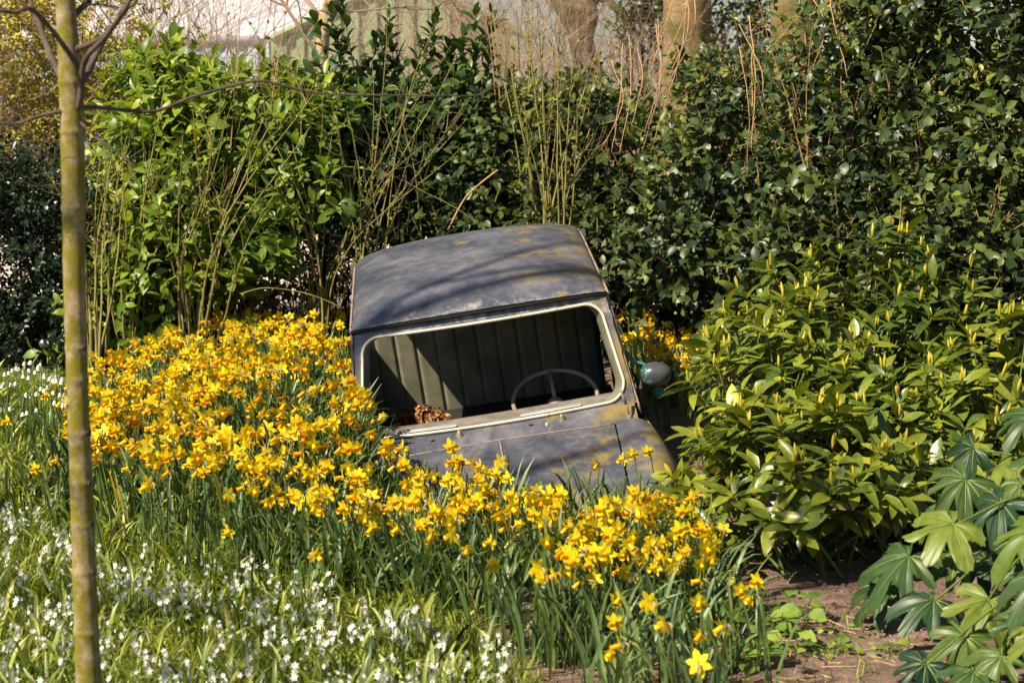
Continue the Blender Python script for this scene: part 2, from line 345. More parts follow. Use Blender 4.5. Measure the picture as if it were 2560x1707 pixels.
def cream_mat(name, a, b, rust, k=.66):
    t = NT(name); n = t.noise(7, 5, .6); c = t.ramp(n, [(.3, a), (.7, b)])
    n2 = t.noise(12, 6, .75); c = t.mix(t.ramp(n2, [(k, (0, 0, 0)), (k + .06, (1, 1, 1))]), c, rust); t.set(c, .5, .4); return t.m
M['cream'] = cream_mat('cream_inner_paint', (.10, .108, .072), (.23, .225, .16), (.28, .12, .05))
M['rubber'] = cream_mat('cream_seal', (.46, .42, .32), (.66, .61, .49), (.34, .17, .08), .6)
M['vent'] = cream_mat('pale_vent', (.26, .26, .26), (.42, .41, .40), (.35, .25, .2), .68)
M['black'] = simple('black_rubber', [(.3, (.008, .009, .010)), (.7, (.025, .025, .026))], 20, .6)
M['dash'] = simple('grey_dash', [(.3, (.085, .085, .085)), (.5, (.16, .145, .13)), (.7, (.24, .21, .18))], 9, .55)
M['wheelrim'] = simple('old_bakelite', [(.3, (.12, .09, .065)), (.7, (.33, .25, .18))], 12, .45)
M['metal'] = simple('tarnished_brass', [(.3, (.16, .13, .08)), (.7, (.42, .37, .27))], 30, .4, metal=.6)
M['seat'] = simple('dark_vinyl', [(.3, (.012, .02, .024)), (.7, (.03, .045, .05))], 8, .6)
def mirror_mat():
    t = NT('mirror_shell_paint'); n = t.noise(6, 5, .6); c = t.ramp(n, [(.3, (.035, .038, .045)), (.7, (.075, .075, .085))])
    n2 = t.noise(17, 6, .8); g = t.coord(); sp = t.new('SeparateXYZ'); t.lk(g, sp.inputs[0])
    k = t.new('Math', operation='MULTIPLY_ADD'); t.lk(sp.outputs['X'], k.inputs[0]); k.inputs[1].default_value = -1.6; t.lk(n2, k.inputs[2])
    c = t.mix(t.ramp(k.outputs[0], [(.60, (0, 0, 0)), (.62, (1, 1, 1))]), c, (.04, .32, .26)); t.set(c, .25, .6); return t.m
M['mirrorshell'] = mirror_mat()
M['glassmirror'] = NT('mirror_glass').set((.8, .8, .82), .05, .5, 1.0)

car = empty('abandoned_car'); car.rotation_mode = 'ZXY'
CL = Vector((-.07, 9.006, .353)); CY, CP, CR = math.radians(3.81), math.radians(10.55), math.radians(-8.92)
CM = Matrix.Translation(CL) @ Matrix.Rotation(CY, 4, 'Z') @ Matrix.Rotation(CP, 4, 'X') @ Matrix.Rotation(CR, 4, 'Y')
car.rotation_mode = 'XYZ'; car.matrix_world = CM
tag(car, 'rusty dark grey small car without windscreen glass, sunk nose down among the daffodils', 'car')
CMn = np.array(CM); CMi = np.array(CM.inverted())
def toCar(P): P = np.asarray(P, float); return P @ CMi[:3, :3].T + CMi[:3, 3]
def fromCar(P): P = np.asarray(P, float); return P @ CMn[:3, :3].T + CMn[:3, 3]
def part(name, acc, mats, parent=None, smooth=True, label=None):
    o = acc.build(name, mats, parent or car, smooth)
    if label: o['label'] = label
    return o
WT = .92
def hwid(w): return .625 - .05 * w
def wsp(x, w, off=0):       # point on the windscreen plane, w 0 base .. 1 gutter
    b = .055 * (1 - (x / .6) ** 2)
    return np.stack([x, .27 * w - b * (1 - .25 * w) + off * .84, .42 * w + off * .54], -1)
# roof skin
RL = 1.62
def roofz(u, v):
    f = (1 - np.abs(u) ** 2.6) ** .55; g = np.clip(v / .16, 0, 1); g = np.sin(g * PI / 2) ** .8; h = np.sqrt(np.clip(1 - np.clip((v - .72) / .30, 0, 1) ** 2.2, 0, 1))
    return f * (.022 + .075 * g) * (.25 + .75 * h) - .05 * (1 - h)
def rooff(u, v):
    hw = .578 - .012 * v; front = .055 * (1 - u * u) * .75 * (1 - v) ** 3
    uu = np.sign(u) * (1 - (1 - np.abs(u)) ** 1.35)
    return uu * hw, .27 - front + v * (RL - .27) - .006, .424 + roofz(uu, v) - .01 * v
A = Acc(); grid(A, rooff, 61, 50, -1, 1, 0, 1)
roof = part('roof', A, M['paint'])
# drip gutters: a lip round the roof, rusty on the right
A = Acc()
for s in (-1, 1):
    v = np.linspace(0, 1, 26); x, y, z = rooff(np.full(26, float(s)), v)
    pts = np.stack([x + s * .008, y, z - .006], -1); A = Acc(); tube(A, pts, .006, 6); part('gutter', A, M['seam'], roof)
A = Acc(); u = np.linspace(-1, 1, 40); x, y, z = rooff(u, np.zeros(40))
tube(A, np.stack([x, y - .002, z - .012], -1), .0085, 6); part('front_gutter_gap', A, M['black'], roof)
A = Acc(); tube(A, np.stack([x, y - .006, z + .001], -1), .0045, 6); part('front_gutter_lip', A, M['paint'], roof)
# windscreen surround: outer trapezoid to rounded opening, with returns
def opening(n=96, inset=0.0):
    hb, ht, w0, w1, r = .583 - inset, .545 - inset, -.0 + inset * 2, WT - inset * 2, .085
    pts = []
    cor = [(hb - r, w0 + r * 2.1, -90), (ht - r, w1 - r * 2.1, 0), (-(ht - r), w1 - r * 2.1, 90), (-(hb - r), w0 + r * 2.1, 180)]
    for cx, cw, a0 in cor:
        for a in np.linspace(a0, a0 + 90, 12): pts.append((cx + r * math.cos(math.radians(a)), cw + r * 2.1 * math.sin(math.radians(a))))
    out = []
    for k in range(len(pts)):
        p, q = np.array(pts[k]), np.array(pts[(k + 1) % len(pts)]); m = 10 if np.linalg.norm((q - p) * [1, .5]) > .05 else 1
        for t in range(m): out.append(p + (q - p) * t / m)
    return np.array(out)
op = opening(); cen = np.array([0, .46])
outer = []
for p in op:                                     # project each opening point outward to the surround's edge
    d = (p - cen) * [1, .62]; d = d / np.abs(d).max()
    best = None
    for t in np.linspace(.2, 2.5, 240):
        q = cen + (p - cen) * t
        if abs(q[0]) > hwid(q[1]) or q[1] > 1.012 or q[1] < -.06: break
        best = q
    outer.append(best)
outer = np.array(outer)
# pull to true corners
for cx, cw in ((1, 1.012), (-1, 1.012), (1, -.06), (-1, -.06)):
    c_ = np.array([cx * hwid(cw), cw]); k = np.argmin(np.linalg.norm((outer - c_) * [1, .5], axis=1)); outer[k] = c_
N = len(op); A = Acc()
ring = [wsp(outer[:, 0], outer[:, 1]), wsp((outer[:, 0] + op[:, 0]) / 2, (outer[:, 1] + op[:, 1]) / 2, .006), wsp(op[:, 0], op[:, 1], .004)]
V = np.concatenate(ring); j = np.arange(N); j2 = (j + 1) % N
A.add(V, np.concatenate([np.stack([q * N + j, q * N + j2, (q + 1) * N + j2, (q + 1) * N + j], -1) for q in range(2)]))
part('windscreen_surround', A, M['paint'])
A = Acc()
inn = np.concatenate([wsp(op[:, 0], op[:, 1], .003), wsp(op[:, 0] * .95, cen[1] + (op[:, 1] - cen[1]) * .985) + [0, .06, -.012], wsp(op[:, 0] * .99, cen[1] + (op[:, 1] - cen[1]) * 1.02) + [0, .10, -.01]])
A.add(inn, np.concatenate([np.stack([q * N + j, q * N + j2, (q + 1) * N + j2, (q + 1) * N + j], -1) for q in range(2)]))
part('inner_pillar_return', A, M['cream'])
A = Acc(); tube(A, wsp(op[:, 0] * 1.006, cen[1] + (op[:, 1] - cen[1]) * 1.01, -.001), .0068, 8, closed=True)
part('windscreen_seal', A, M['rubber'])
# scuttle panel between screen and bonnet
SY = -.155
def frontz(x, y):                                # bonnet height
    t = np.clip((SY - y) / .85, 0, 1)
    z = -.055 - .10 * t - .10 * t ** 3 + .018 * (1 - (x / .5) ** 2)
    return z
def scf(u, v):
    x = u * (.615); b = .055 * (1 - (x / .6) ** 2)
    y = (-b - .004) * (1 - v) + SY * v * 1 - .02 * v * (1 - u * u)
    z = (-.012) * (1 - v) + frontz(x, y) * v; z = z - np.clip(np.abs(u) - .86, 0, 1) * .10 * v
    return x, y, z + .010 * np.sin(v * PI)
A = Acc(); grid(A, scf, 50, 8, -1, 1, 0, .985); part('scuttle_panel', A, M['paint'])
# bonnet with a centre crease, and the two wings
A = Acc(); HX = .505
def bon(u, v):
    x = u * HX * (1 - .05 * v); y = SY - .006 - .02 * (1 - u * u) - v * .92
    return x, y, frontz(x, y) - np.clip(v - .75, 0, 1) ** 2 * 2.4 + .004 * np.exp(-(x / .012) ** 2)
grid(A, bon, 61, 30, -1, 1, 0, 1); bonnet = part('bonnet', A, M['paint'])
A = Acc(); tube(A, np.stack([c for c in (np.zeros(12), np.linspace(SY - .04, SY - .5, 12), bon(np.zeros(12), np.linspace(0.01, .5, 12))[2] + .001)], -1), .004, 6); part('centre_rib', A, M['seam'], bonnet)
A = Acc(); u = np.linspace(-.97, .97, 50); x, y, z = bon(u, np.zeros(50)); rg = np.random.default_rng(3)
tube(A, np.stack([x, y + .004, z + .001], -1), .0035, 5); part('rear_edge', A, M['seam'], bonnet)
def wing(s):
    def f(u, v):                                  # u 0 at the bonnet gap, 1 at the outer seam, 2 down the side
        y = SY + .16 - v * 1.06; x0 = HX * (1 - .05 * np.clip(v - .1, 0, 1)) + .008; xm = .640 + .095 * np.sin(np.clip(v / .5, 0, 1) * PI / 2)
        a = np.clip(u, 0, 1); x = x0 + (xm - x0) * np.sin(a * PI / 2) ** .9
        z = frontz(x0, np.minimum(y, SY)) - (.055 + .22 * v) * (1 - np.cos(a * PI / 2) ** 1.1) - np.clip(v - .75, 0, 1) ** 2 * 2.4 + .042 * np.sin(a * PI) * np.sin(np.clip(v, 0, 1) * PI)
        z = z + np.clip(y - SY, 0, 1) * .10
        d = np.clip(u - 1, 0, 1); return s * (x + .012 * np.sin(d * PI)), y, z - d * .45
    return f
for s in (-1, 1):
    A = Acc(); grid(A, wing(s), 40, 34, 0, 2, 0.13, 1); w_ = part('wing', A, M['paint'])
    A = Acc(); v = np.linspace(.02, .9, 24); x, y, z = wing(s)(np.ones(24), v); tube(A, np.stack([x + s * .006, y, z], -1), .0065, 6); part('wing_seam', A, M['seam'], w_)
A = Acc(); grid(A, lambda u, v: (u * .62, SY + .13 - v * 1.0, frontz(u * .5, SY - v * .9) - .045 - .02 * v - .13 * np.abs(u) ** 3), 20, 12, -1, 1, 0, 1); part('engine_bay_lining', A, M['black'])
A = Acc(); grid(A, lambda u, v: (u * .66, SY - .93 - .03 * np.sin(v * PI), frontz(u * .5, SY - .93 + 0 * v) - .14 - v * .4), 20, 8, -1, 1, 0, 1); part('front_panel', A, M['paint'])
for s in (-1, 1):
    A = Acc(); q = np.linspace(0, 1, 14); z_ = .425 - q * .50; tube(A, np.stack([s * (hwid(np.clip(z_ / .42, -.2, 1)) + .004), .27 * z_ / .42 + .022, z_], -1), .008, 6)
    part('pillar_seam', A, M['seam'])
# sides with door, window openings and pillars
def sx(y, z):
    t = np.clip(z / .42, 0, 1); lo = np.clip(-z / .25, 0, 1)
    return (.632 - .058 * t + .035 * np.sin(lo * PI / 2)) * (1 - .03 * np.clip((y - .9) / .8, 0, 1))
ZT, ZB = .398, .085
def sidepanel(acc, s, y0, y1, z0, z1, off=0, n=8, m=8):
    def f(u, v):
        y = y0 + (y1 - y0) * u; z = z0 + (z1 - z0) * v; y = y + np.where(z > 0, 0, 0)
        return s * (sx(y, z) + off), y, z
    grid(acc, f, n, m)
for s in (-1, 1):
    A = Acc()
    sidepanel(A, s, .88, RL - .03, -.5, ZB, 0, 10, 10); sidepanel(A, s, 1.44, RL - .03, ZB, .35)
    sidepanel(A, s, .82, .88, ZB, .42, 0, 3, 8); grid(A, lambda u, v: (s * (sx(0, .4) + .001) * (1 - .03 * u), .24 + (RL - .265) * u, ZT * (1 - v) + v * (.42 - .01 * u - .05 * (1 - np.sqrt(np.clip(1 - np.clip((u - .70) / .31, 0, 1) ** 2.2, 0, 1)))) - .05 * u ** 6 * (1 - v)), 30, 4)
    sidepanel(A, s, .24, .52, ZB, ZT, .001, 4, 6)
    if s > 0: sidepanel(A, s, .50, 1.46, ZB, ZT, -.004, 12, 5)  # panel added across the right window openings to block light and darken the cabin
    # triangular foot of the windscreen pillar
    def pil(u, v):
        z = -.12 + .54 * v; yf = .27 * z / .42; return s * sx(yf, z), yf + (.045 + 0 * v) * u, z
    grid(A, pil, 4, 12)
    part('side_panel', A, M['paint'], None)
    A = Acc(); sidepanel(A, s, .05, .873, -.5, ZB, .006, 14, 12)
    d = part('door', A, M['paint'])
    A = Acc(); tube(A, [(s * (sx(.85, -.06) + .012), .70, -.06), (s * (sx(.85, -.06) + .035), .72, -.06), (s * (sx(.85, -.06) + .035), .82, -.06), (s * (sx(.85, -.06) + .012), .84, -.06)], .009, 8); part('door_handle', A, M['metal'], d)
    A = Acc(); rect = [(s * sx(y_, z_) + s * .002, y_, z_) for y_, z_ in ((.52, ZB), (.82, ZB), (.82, ZT), (.52, ZT))]
    tube(A, np.array(rect), .007, 6, closed=True); part('window_frame', A, M['seam'], d)
A = Acc(); grid(A, lambda u, v: (u * .59, RL - .03 + .02 * np.sin(v * PI), .365 - v * .95), 12, 10, -1, 1, 0, 1); part('rear_panel', A, M['paint'])
# the ribbed cream bulkhead and lining inside
BY = 1.45
A = Acc(); xs_ = np.linspace(-.6, .6, 361)
rib = sum(np.exp(-((xs_ - c) / .0095) ** 2) for c in np.arange(-.545, .56, .104))
vv = np.linspace(0, 1, 26)
Xr, Vr = np.meshgrid(xs_, vv, indexing='ij'); env = np.clip((.98 - Vr) / .04, 0, 1)
zz = -.6 + Vr * 1.02; A2 = np.stack([Xr, BY + .010 * rib[:, None] * env + .004 * np.sin(Xr * 5), zz], -1).reshape(-1, 3)
i, j = np.meshgrid(np.arange(360), np.arange(25), indexing='ij'); a = (i * 26 + j).ravel(); A.add(A2, np.stack([a, a + 26, a + 27, a + 1], -1))
part('ribbed_bulkhead', A, M['cream'])
A = Acc()
grid(A, lambda u, v: (.54 * u, .36 + (BY - .36) * v, .405 + .03 * (1 - u * u)), 10, 8, -1, 1, 0, 1)
for s in (-1, 1):
    grid(A, lambda u, v: (s * (sx(.1 + 1.3 * u, -.5 + .54 * v) - .02), .1 + 1.35 * u, -.5 + .54 * v), 12, 8)
part('headlining', A, M['seat'])
A = Acc(); grid(A, lambda u, v: (u * .62, .17 + 1.28 * v, -.29 - .13 * v), 8, 8, -1, 1, 0, 1); part('floor_pan', A, M['black'])
# dashboard shelf
A = Acc()
def dashf(u, v):
    x = u * .575; b = .055 * (1 - (x / .6) ** 2); return x, -b + .004 + v * (.165 + .02 * (1 - u * u)), -.002 - .012 * v - np.clip(v - .93, 0, 1) * .35
grid(A, dashf, 40, 12, -1, 1, 0, 1)
grid(A, lambda u, v: (u * .575, .165 + .01 * (1 - u * u), -.035 - v * .10), 20, 5, -1, 1, 0, 1)
dash = part('dashboard_shelf', A, M['dash'])
for x0, x1 in ((-.44, -.19), (.12, .37)):
    A = Acc(); xx = np.array([x0, x1]); p = []
    for a in np.linspace(90, 270, 9): p.append((x0 + .012 * math.cos(math.radians(a)), .012 * math.sin(math.radians(a))))
    for a in np.linspace(-90, 90, 9): p.append((x1 + .012 * math.cos(math.radians(a)), .012 * math.sin(math.radians(a))))
    P = np.array([(x, -.055 * (1 - (x / .6) ** 2) + .030 + d * 1.15, .0035) for x, d in p]); n_ = len(P)
    tube(A, P, .0025, 5, closed=True)
    A.add(np.vstack([P - [0, 0, .001], P.mean(0) - [0, 0, .002]]), None, [(k, (k + 1) % n_, n_) for k in range(n_)])
    v_ = part('demister_vent', A, M['vent'], dash)
# steering wheel
SWC = np.array([.285, .34, -.068]); 
tn = nrm(np.array([0, -.42, 1.0]))               # wheel normal leans to the driver
xw = np.array([1., 0, 0]); yw = np.cross(tn, xw); a = np.linspace(0, 2 * PI, 56, endpoint=False); SR = .195
A = Acc(); tube(A, SWC + SR * (np.cos(a)[:, None] * xw + np.sin(a)[:, None] * yw), .0105, 10, closed=True)
sw = part('steering_wheel', A, M['wheelrim'])
for an in (90, 215, 325):
    A = Acc(); d = math.cos(math.radians(an)) * xw + math.sin(math.radians(an)) * yw; tube(A, [SWC - tn * .03 + d * .03, SWC - tn * .02 + d * .11, SWC + d * SR * .97], [.011, .009, .012], 6); part('spoke', A, M['wheelrim'], sw)
A = Acc(); lathe(A, SWC - tn * .05, [(0, 0.04), (.03, .035), (.04, .02), (.04, -.0), (.018, -.01), (.018, -.25)], tn); part('hub', A, M['wheelrim'], sw)
# seat back and the teal grab trim by the right door
A = Acc(); tube(A, spline([(.555, 1.2, .13), (.55, 1.15, .02), (.545, 1.1, -.2), (.54, 1.08, -.42)], 5), [.03] * 16, 10)
M['teal'] = simple('teal_paint', [(.3, (.01, .04, .045)), (.7, (.02, .08, .08))], 10, .5)
part('seat_belt_post', A, M['teal'])
# small fittings on the scuttle
for x, nm in ((-.17, 'wiper_spindle'), (.285, 'wiper_spindle')):
    A = Acc(); X_, Y_, Z_ = scf(np.array(x / .615), np.array(.42)); c = (float(X_), float(Y_), float(Z_) - .004)
    lathe(A, c, [(.0, .028), (.008, .028), (.0085, .018), (.013, .016), (.014, .008), (.018, .006), (.019, 0)], (0, -.25, 1), 14); part(nm, A, M['metal'])
for x, v in ((.215, .62), (-.22, .60)):
    A = Acc(); X_, Y_, Z_ = scf(np.array(x / .615), np.array(v)); lathe(A, (float(X_), float(Y_), float(Z_) - .002), [(0, .012), (.005, .011), (.008, .004), (.009, 0)], (0, 0, 1), 10); part('washer_jet', A, M['vent'])
for x, v in ((.145, .5), (-.29, .5)):
    A = Acc(); X_, Y_, Z_ = scf(np.array(x / .615), np.array(v)); c = np.array([float(X_), float(Y_), float(Z_) + .0025]); an = np.linspace(0, 2 * PI, 14, endpoint=False)
    P = c + np.stack([.011 * np.cos(an), .008 * np.sin(an), -.004 * np.sin(an) * 0], -1); A.add(np.vstack([P, c]), None, [(k, (k + 1) % 14, 14) for k in range(14)]); part('bolt_hole', A, M['black'])
A = Acc(); X_, Y_, Z_ = scf(np.array(.94), np.array(.8)); b = np.array([float(X_), float(Y_), float(Z_)]); lathe(A, b, [(0, .018), (.007, .017), (.010, .006), (.014, 0)], (0, 0, 1), 10)
tube(A, [b + [0, 0, .01], b + [-.005, .015, .06], b + [-.02, .05, .11]], .004, 6); tube(A, [b + [-.006, .018, .06], b + [-.022, .045, .13]], .0065, 6); part('aerial_stub', A, M['seam'])
# wing mirror on the right
MC = np.array([.742, .16, .037])
A = Acc(); n1, n2 = 20, 24; t_ = np.linspace(0, 1, n1)
P = []
for t in t_:
    rr = math.sin(min(t / .82, 1) * PI / 2) ** .75; yb = -.075 * math.cos(min(t, 1) * PI / 2)
    for a in np.linspace(0, 2 * PI, n2, endpoint=False):
        ex, ez = math.cos(a), math.sin(a); egg = 1 - .18 * ez * (ex) - .12 * (ez < 0) * abs(ez)
        P.append(MC + np.array([.070 * rr * ex * (1 + .12 * ez), yb, .056 * rr * ez * (1 - .14 * ex)]))
i, j = np.meshgrid(np.arange(n1 - 1), np.arange(n2), indexing='ij'); j2 = (j + 1) % n2
A.add(np.array(P), np.stack([i * n2 + j, i * n2 + j2, (i + 1) * n2 + j2, (i + 1) * n2 + j], -1).reshape(-1, 4))
mo = part('wing_mirror', A, M['mirrorshell'], label='dark egg-shaped mirror shell with chipped turquoise paint')
mo.data.transform(Matrix.Translation(-Vector(MC))); mo.location = MC
A = Acc(); P2 = np.array(P[-n2:]) - MC - [0, .002, 0]; A.add(np.vstack([P2, P2.mean(0)]), None, [((k + 1) % n2, k, n2) for k in range(n2)]); part('mirror_glass', A, M['glassmirror'], mo, False)
A = Acc(); tube(A, spline([(.64 - MC[0], .03, .06), (-.06, .03, .05), (-.01, .02, .02)], 5), .008, 8)
M['lavender'] = simple('turquoise_chipped_metal', [(.42, (.02, .22, .18)), (.5, (.12, .12, .17))], 14, .4); part('mirror_arm', A, M['lavender'], mo)
A = Acc(); lathe(A, (.006, 0, -.088), [(0, .012), (.025, .01), (.03, 0), (.026, -.012), (.012, -.03), (0, -.034)], (0, 0, 1), 14); part('mirror_bracket', A, M['lavender'], mo)
# heap of dead leaves behind the dash
rg = np.random.default_rng(5); A = Acc(); HR = (lambda p, q: p + (q - p) * ((1.27 - p[1]) / (q[1] - p[1])))(toCar(CAM), toCar(at(1049, 1046, 10))); HC = np.array([HR[0], HR[1], HR[2] - .065])
def hp(n):
    a = rg.uniform(0, 6.28, n); r = np.sqrt(rg.random(n)); x = r * np.cos(a); y = r * np.sin(a); h = .10 * (1 - r * r) * (1 + .35 * np.sin(x * 9) * np.cos(y * 7))
    return HC + np.stack([x * .17, y * .17, h], -1)
grid(A, lambda u, v: (HC[0] + .16 * u * np.cos(v), HC[1] + .16 * u * np.sin(v), HC[2] + .085 * (1 - u * u) - .01), 10, 24, 0, 1, 0, 2 * PI, 0, .1)
n_ = 1500; P = hp(n_); A.inst(leaf_t(3, .3, .4, .5, .5), frames(rsphere(n_, rg) * [1, 1, .35], rsphere(n_, rg) + [0, 0, .9]), P, rg.uniform(.018, .038, n_), rg.random(n_))
h = A.build('dead_leaf_heap', M['deadleaf'], None, False); h.matrix_world = CM
tag(h, 'heap of brown dead leaves lying inside the car behind the dashboard', 'dead leaves', kind='stuff')
A = Acc(); box(A, (HC[0], HC[1] - .01, HC[2] - .025), (.62, .36, .04)); part('parcel_shelf', A, M['seat'])

# ------------------------------------------------------------------ ground, path
def nonuni(lo, a, b, hi, st):
    c = np.arange(a, b + 1e-6, st); k = np.geomspace(.3, hi - b, 10); k2 = np.geomspace(.3, a - lo, 10)
    return np.concatenate([a - k2[::-1], c, b + k])
xs = nonuni(-160, -4, 4, 160, .08); ys = nonuni(-30, 3.5, 13, 260, .08)
X, Y = np.meshgrid(xs, ys, indexing='ij'); rg = np.random.default_rng(1)
near = (np.abs(X) < 4) & (Y > 3.5) & (Y < 13)
Z = gz(X, Y) + near * rg.normal(0, .006, X.shape)
_c = toCar(np.stack([X, Y, Z], -1)); _in = (np.abs(_c[..., 0]) < .58) & (_c[..., 1] > -.02) & (_c[..., 1] < 1.50); Z = np.where(_in, Z - .45, Z)      # the soil was dug away under the cabin
A = Acc(); nv = len(ys); i, j = np.meshgrid(np.arange(len(xs) - 1), np.arange(nv - 1), indexing='ij'); a = (i * nv + j).ravel()
A.add(np.stack([X, Y, Z], -1).reshape(-1, 3), np.stack([a, a + nv, a + nv + 1, a + 1], -1))
tag(A.build('ground', M['ground']), kind='structure')
A = Acc(); grid(A, lambda u, v: (u, v, gz(u, v) + .03), 40, 30, -14, 14, 14.6, 24)
tag(A.build('path', M['path']), kind='structure')

# ------------------------------------------------------------------ far background
def shed():
    r = empty('metal_shed', (0, 0, 0)); tag(r, 'green corrugated metal shed with a pale ribbed roof behind the laurel', 'shed')
    c0 = at(672, 110, 25.0); c0[2] = 0; z0 = 2.55; ap = at(960, -55, 24.9); c1 = at(1290, 205, 24.8); dd = nrm((c1 - c0) * [1, 1, 0]); sd = np.array([-dd[1], dd[0], 0]); wd = np.linalg.norm((c1 - c0)[:2])
    ht = ap[2]; Ln = 9.0
    M['shedgreen'] = simple('green_sheet_metal', [(.3, (.17, .23, .13)), (.7, (.25, .32, .19))], 3, .6)
    M['shedroof'] = simple('pale_roof_sheet', [(.3, (.36, .36, .40)), (.7, (.5, .5, .54))], 3, .55); M['bluewall'] = simple('pale_blue_sheet', [(.3, (.24, .33, .38)), (.7, (.36, .45, .5))], 3, .6)
    A = Acc(); n = 400
    def gable(u, v):
        x = u * wd; top = z0 + (ht - z0) * (1 - np.abs(2 * u - 1)); z = v * top; o = .02 * np.sign(np.sin(x * 2 * PI / .22))
        return c0[0] + dd[0] * x + sd[0] * o, c0[1] + dd[1] * x + sd[1] * o, z
    grid(A, gable, n, 3); A.build('gable_wall', M['shedgreen'], r, False)
    A = Acc(); ld = nrm(np.array([-.94, .34, 0])) ; 
    def side(u, v):
        o = .02 * np.sign(np.sin(u * Ln * 2 * PI / .3)); return c0[0] + ld[0] * u * Ln, c0[1] + ld[1] * u * Ln + o, v * (z0 - .02)
    grid(A, side, 300, 2); A.build('side_wall', M['bluewall'], r, False)
    A = Acc()
    def roof1(u, v):
        b = c0 + ld * 0; x = -.15 + u * (Ln + .15); e = c0 + np.array([0, 0, z0 + .05]); a_ = c0 + dd * wd / 2 + np.array([0, 0, ht + .05]); o = .022 * np.sin(u * Ln * 2 * PI / .16)
        return [e[k] * (1 - v) + a_[k] * v + ld[k] * x + (o if k == 2 else 0) - (.12 * (1 - v) * dd[k]) for k in range(3)]
    grid(A, roof1, 500, 3)
    def roof2(u, v):
        x = -.15 + u * (Ln + .15); e = c0 + dd * wd + np.array([0, 0, z0 + .05]); a_ = c0 + dd * wd / 2 + np.array([0, 0, ht + .05])
        return [e[k] * (1 - v) + a_[k] * v + ld[k] * x for k in range(3)]
    grid(A, roof2, 20, 3); A.build('roof', M['shedroof'], r, True)
    A = Acc(); e = c0 + np.array([0, 0, z0 + .03]) - dd * .12; a_ = c0 + dd * wd / 2 + np.array([0, 0, ht + .03]); f = c0 + dd * wd + np.array([0, 0, z0 + .03])
    tube(A, [e - ld * .17, a_ - ld * .17, f - ld * .17], .05, 4); A.build('barge_board', M['shedgreen'], r, False)
    A = Acc(); a2 = c0 - dd * .12 + np.array([0, 0, z0 + .02]); tube(A, [a2, a2 + ld * Ln], .05, 8); A.build('eaves_gutter', M['shedroof'], r)
shed()
def small_shed():
    r = empty('garden_store'); tag(r, 'small store with a pale corrugated roof right of the green shed', 'shed')
    p = at(1232, 208, 21); q = at(1318, 208, 21.6); A = Acc()
    def rf(u, v): x = p[0] + (q[0] - p[0]) * u; return x, p[1] + v * -.9 , p[2] - v * .17 + .008 * np.sin(x * 2 * PI / .075)
    grid(A, rf, 120, 4); A.build('roof', M['shedroof'], r)
    A = Acc(); box(A, ((p[0] + q[0]) / 2, p[1] - .3, (p[2] - .2) / 2), (.3, .8, p[2] - .2)); A.build('wall', M['shedgreen'], r, False)
small_shed()

def grow(acc, p, d, L, r, depth, rng, m=0, kids=3, bend=.25, up=.05, n=4):
    p = np.array(p, float); d = nrm(np.array(d, float)); pts = [p]
    for k in range(n):
        d = nrm(d + rng.normal(0, bend / n ** .5, 3) + np.array([0, 0, up])); pts.append(pts[-1] + d * L / n)
    tube(acc, pts, np.linspace(r, r * .55, n + 1), 5 if r > .01 else 3, m, cap=False)
    if depth > 0:
        for k in range(kids + (rng.random() < .5)):
            t = rng.uniform(.35, 1); b = pts[min(int(t * n), n)]; nd = nrm(d + rsphere(1, rng)[0] * rng.uniform(.5, 1.1)); grow(acc, b, nd, L * rng.uniform(.5, .8), r * rng.uniform(.4, .6), depth - 1, rng, m, kids, bend, up, n)
rng = np.random.default_rng(21)
def big_tree(name, label, px0, px1, Yd, w0, w1, mat, lean=0, crown=True, group=None, knots=0):
    b = at(px0[0], px0[1], Yd); b[2] = 0; t = at(px1[0], px1[1], Yd); top = t + (t - b) * [1, 1, 1] * .5; r = empty(name); tag(r, label, 'tree', group)
    pts = spline([b, b + (t - b) * .5 + [rng.normal(0, .01), 0, 0], t, top], 10); A = Acc()
    R_ = np.linspace(w0, w1 * .85, len(pts)) * (1 + .03 * np.sin(np.arange(len(pts)) * 1.7)); R_[:3] *= [1.35, 1.15, 1.05]; tube(A, pts, R_, 20); A.build('trunk', mat, r)
    if crown:
        A = Acc()
        for k in range(7): grow(A, top - [0, 0, rng.uniform(0, .8)], [rng.normal(), rng.normal(), 1.2], rng.uniform(1.2, 2), w1 * .4, 3, rng, 0, 3)
        A.build('crown', mat, r)
    return r
tB = big_tree('beech_tree', 'smooth olive-brown beech trunk right of the crooked ivy-clad tree', (1716, 420), (1718, 0), 15.5, .195, .195, M['beech'])
tC = big_tree('beech_tree', 'beech trunk partly hidden by hedge leaves, rightmost of the trunks', (1965, 420), (1990, 0), 15.0, .18, .205, M['beech'])
# crooked tree with a fork
r = empty('crooked_tree'); tag(r, 'crooked rough-barked tree with a knobbly fork, centre of the skyline', 'tree'); YF = 17
A = Acc(); P = [at(u, v, YF) for u, v in ((1492, 420), (1478, 250), (1462, 150), (1450, 90), (1440, 45), (1405, 0), (1370, -60), (1320, -220))]; P[0][2] = .1
tube(A, spline(P, 6), np.interp(np.linspace(0, 1, 43), [0, .25, .45, .6, .75, 1], [.16, .105, .10, .13, .085, .06]), 14); A.build('trunk', M['rough'], r)
A = Acc(); tube(A, spline([at(u, v, YF) for u, v in ((1452, 90), (1470, 40), (1468, 0), (1490, -80), (1560, -260))], 6), np.linspace(.10, .05, 25), 12); A.build('limb', M['rough'], r)
A = Acc(); tube(A, spline([at(u, v, YF) for u, v in ((1468, 20), (1500, -4), (1540, 20), (1570, 50), (1660, 40))], 6), np.linspace(.045, .015, 25), 8); A.build('limb', M['rough'], r)
A = Acc()
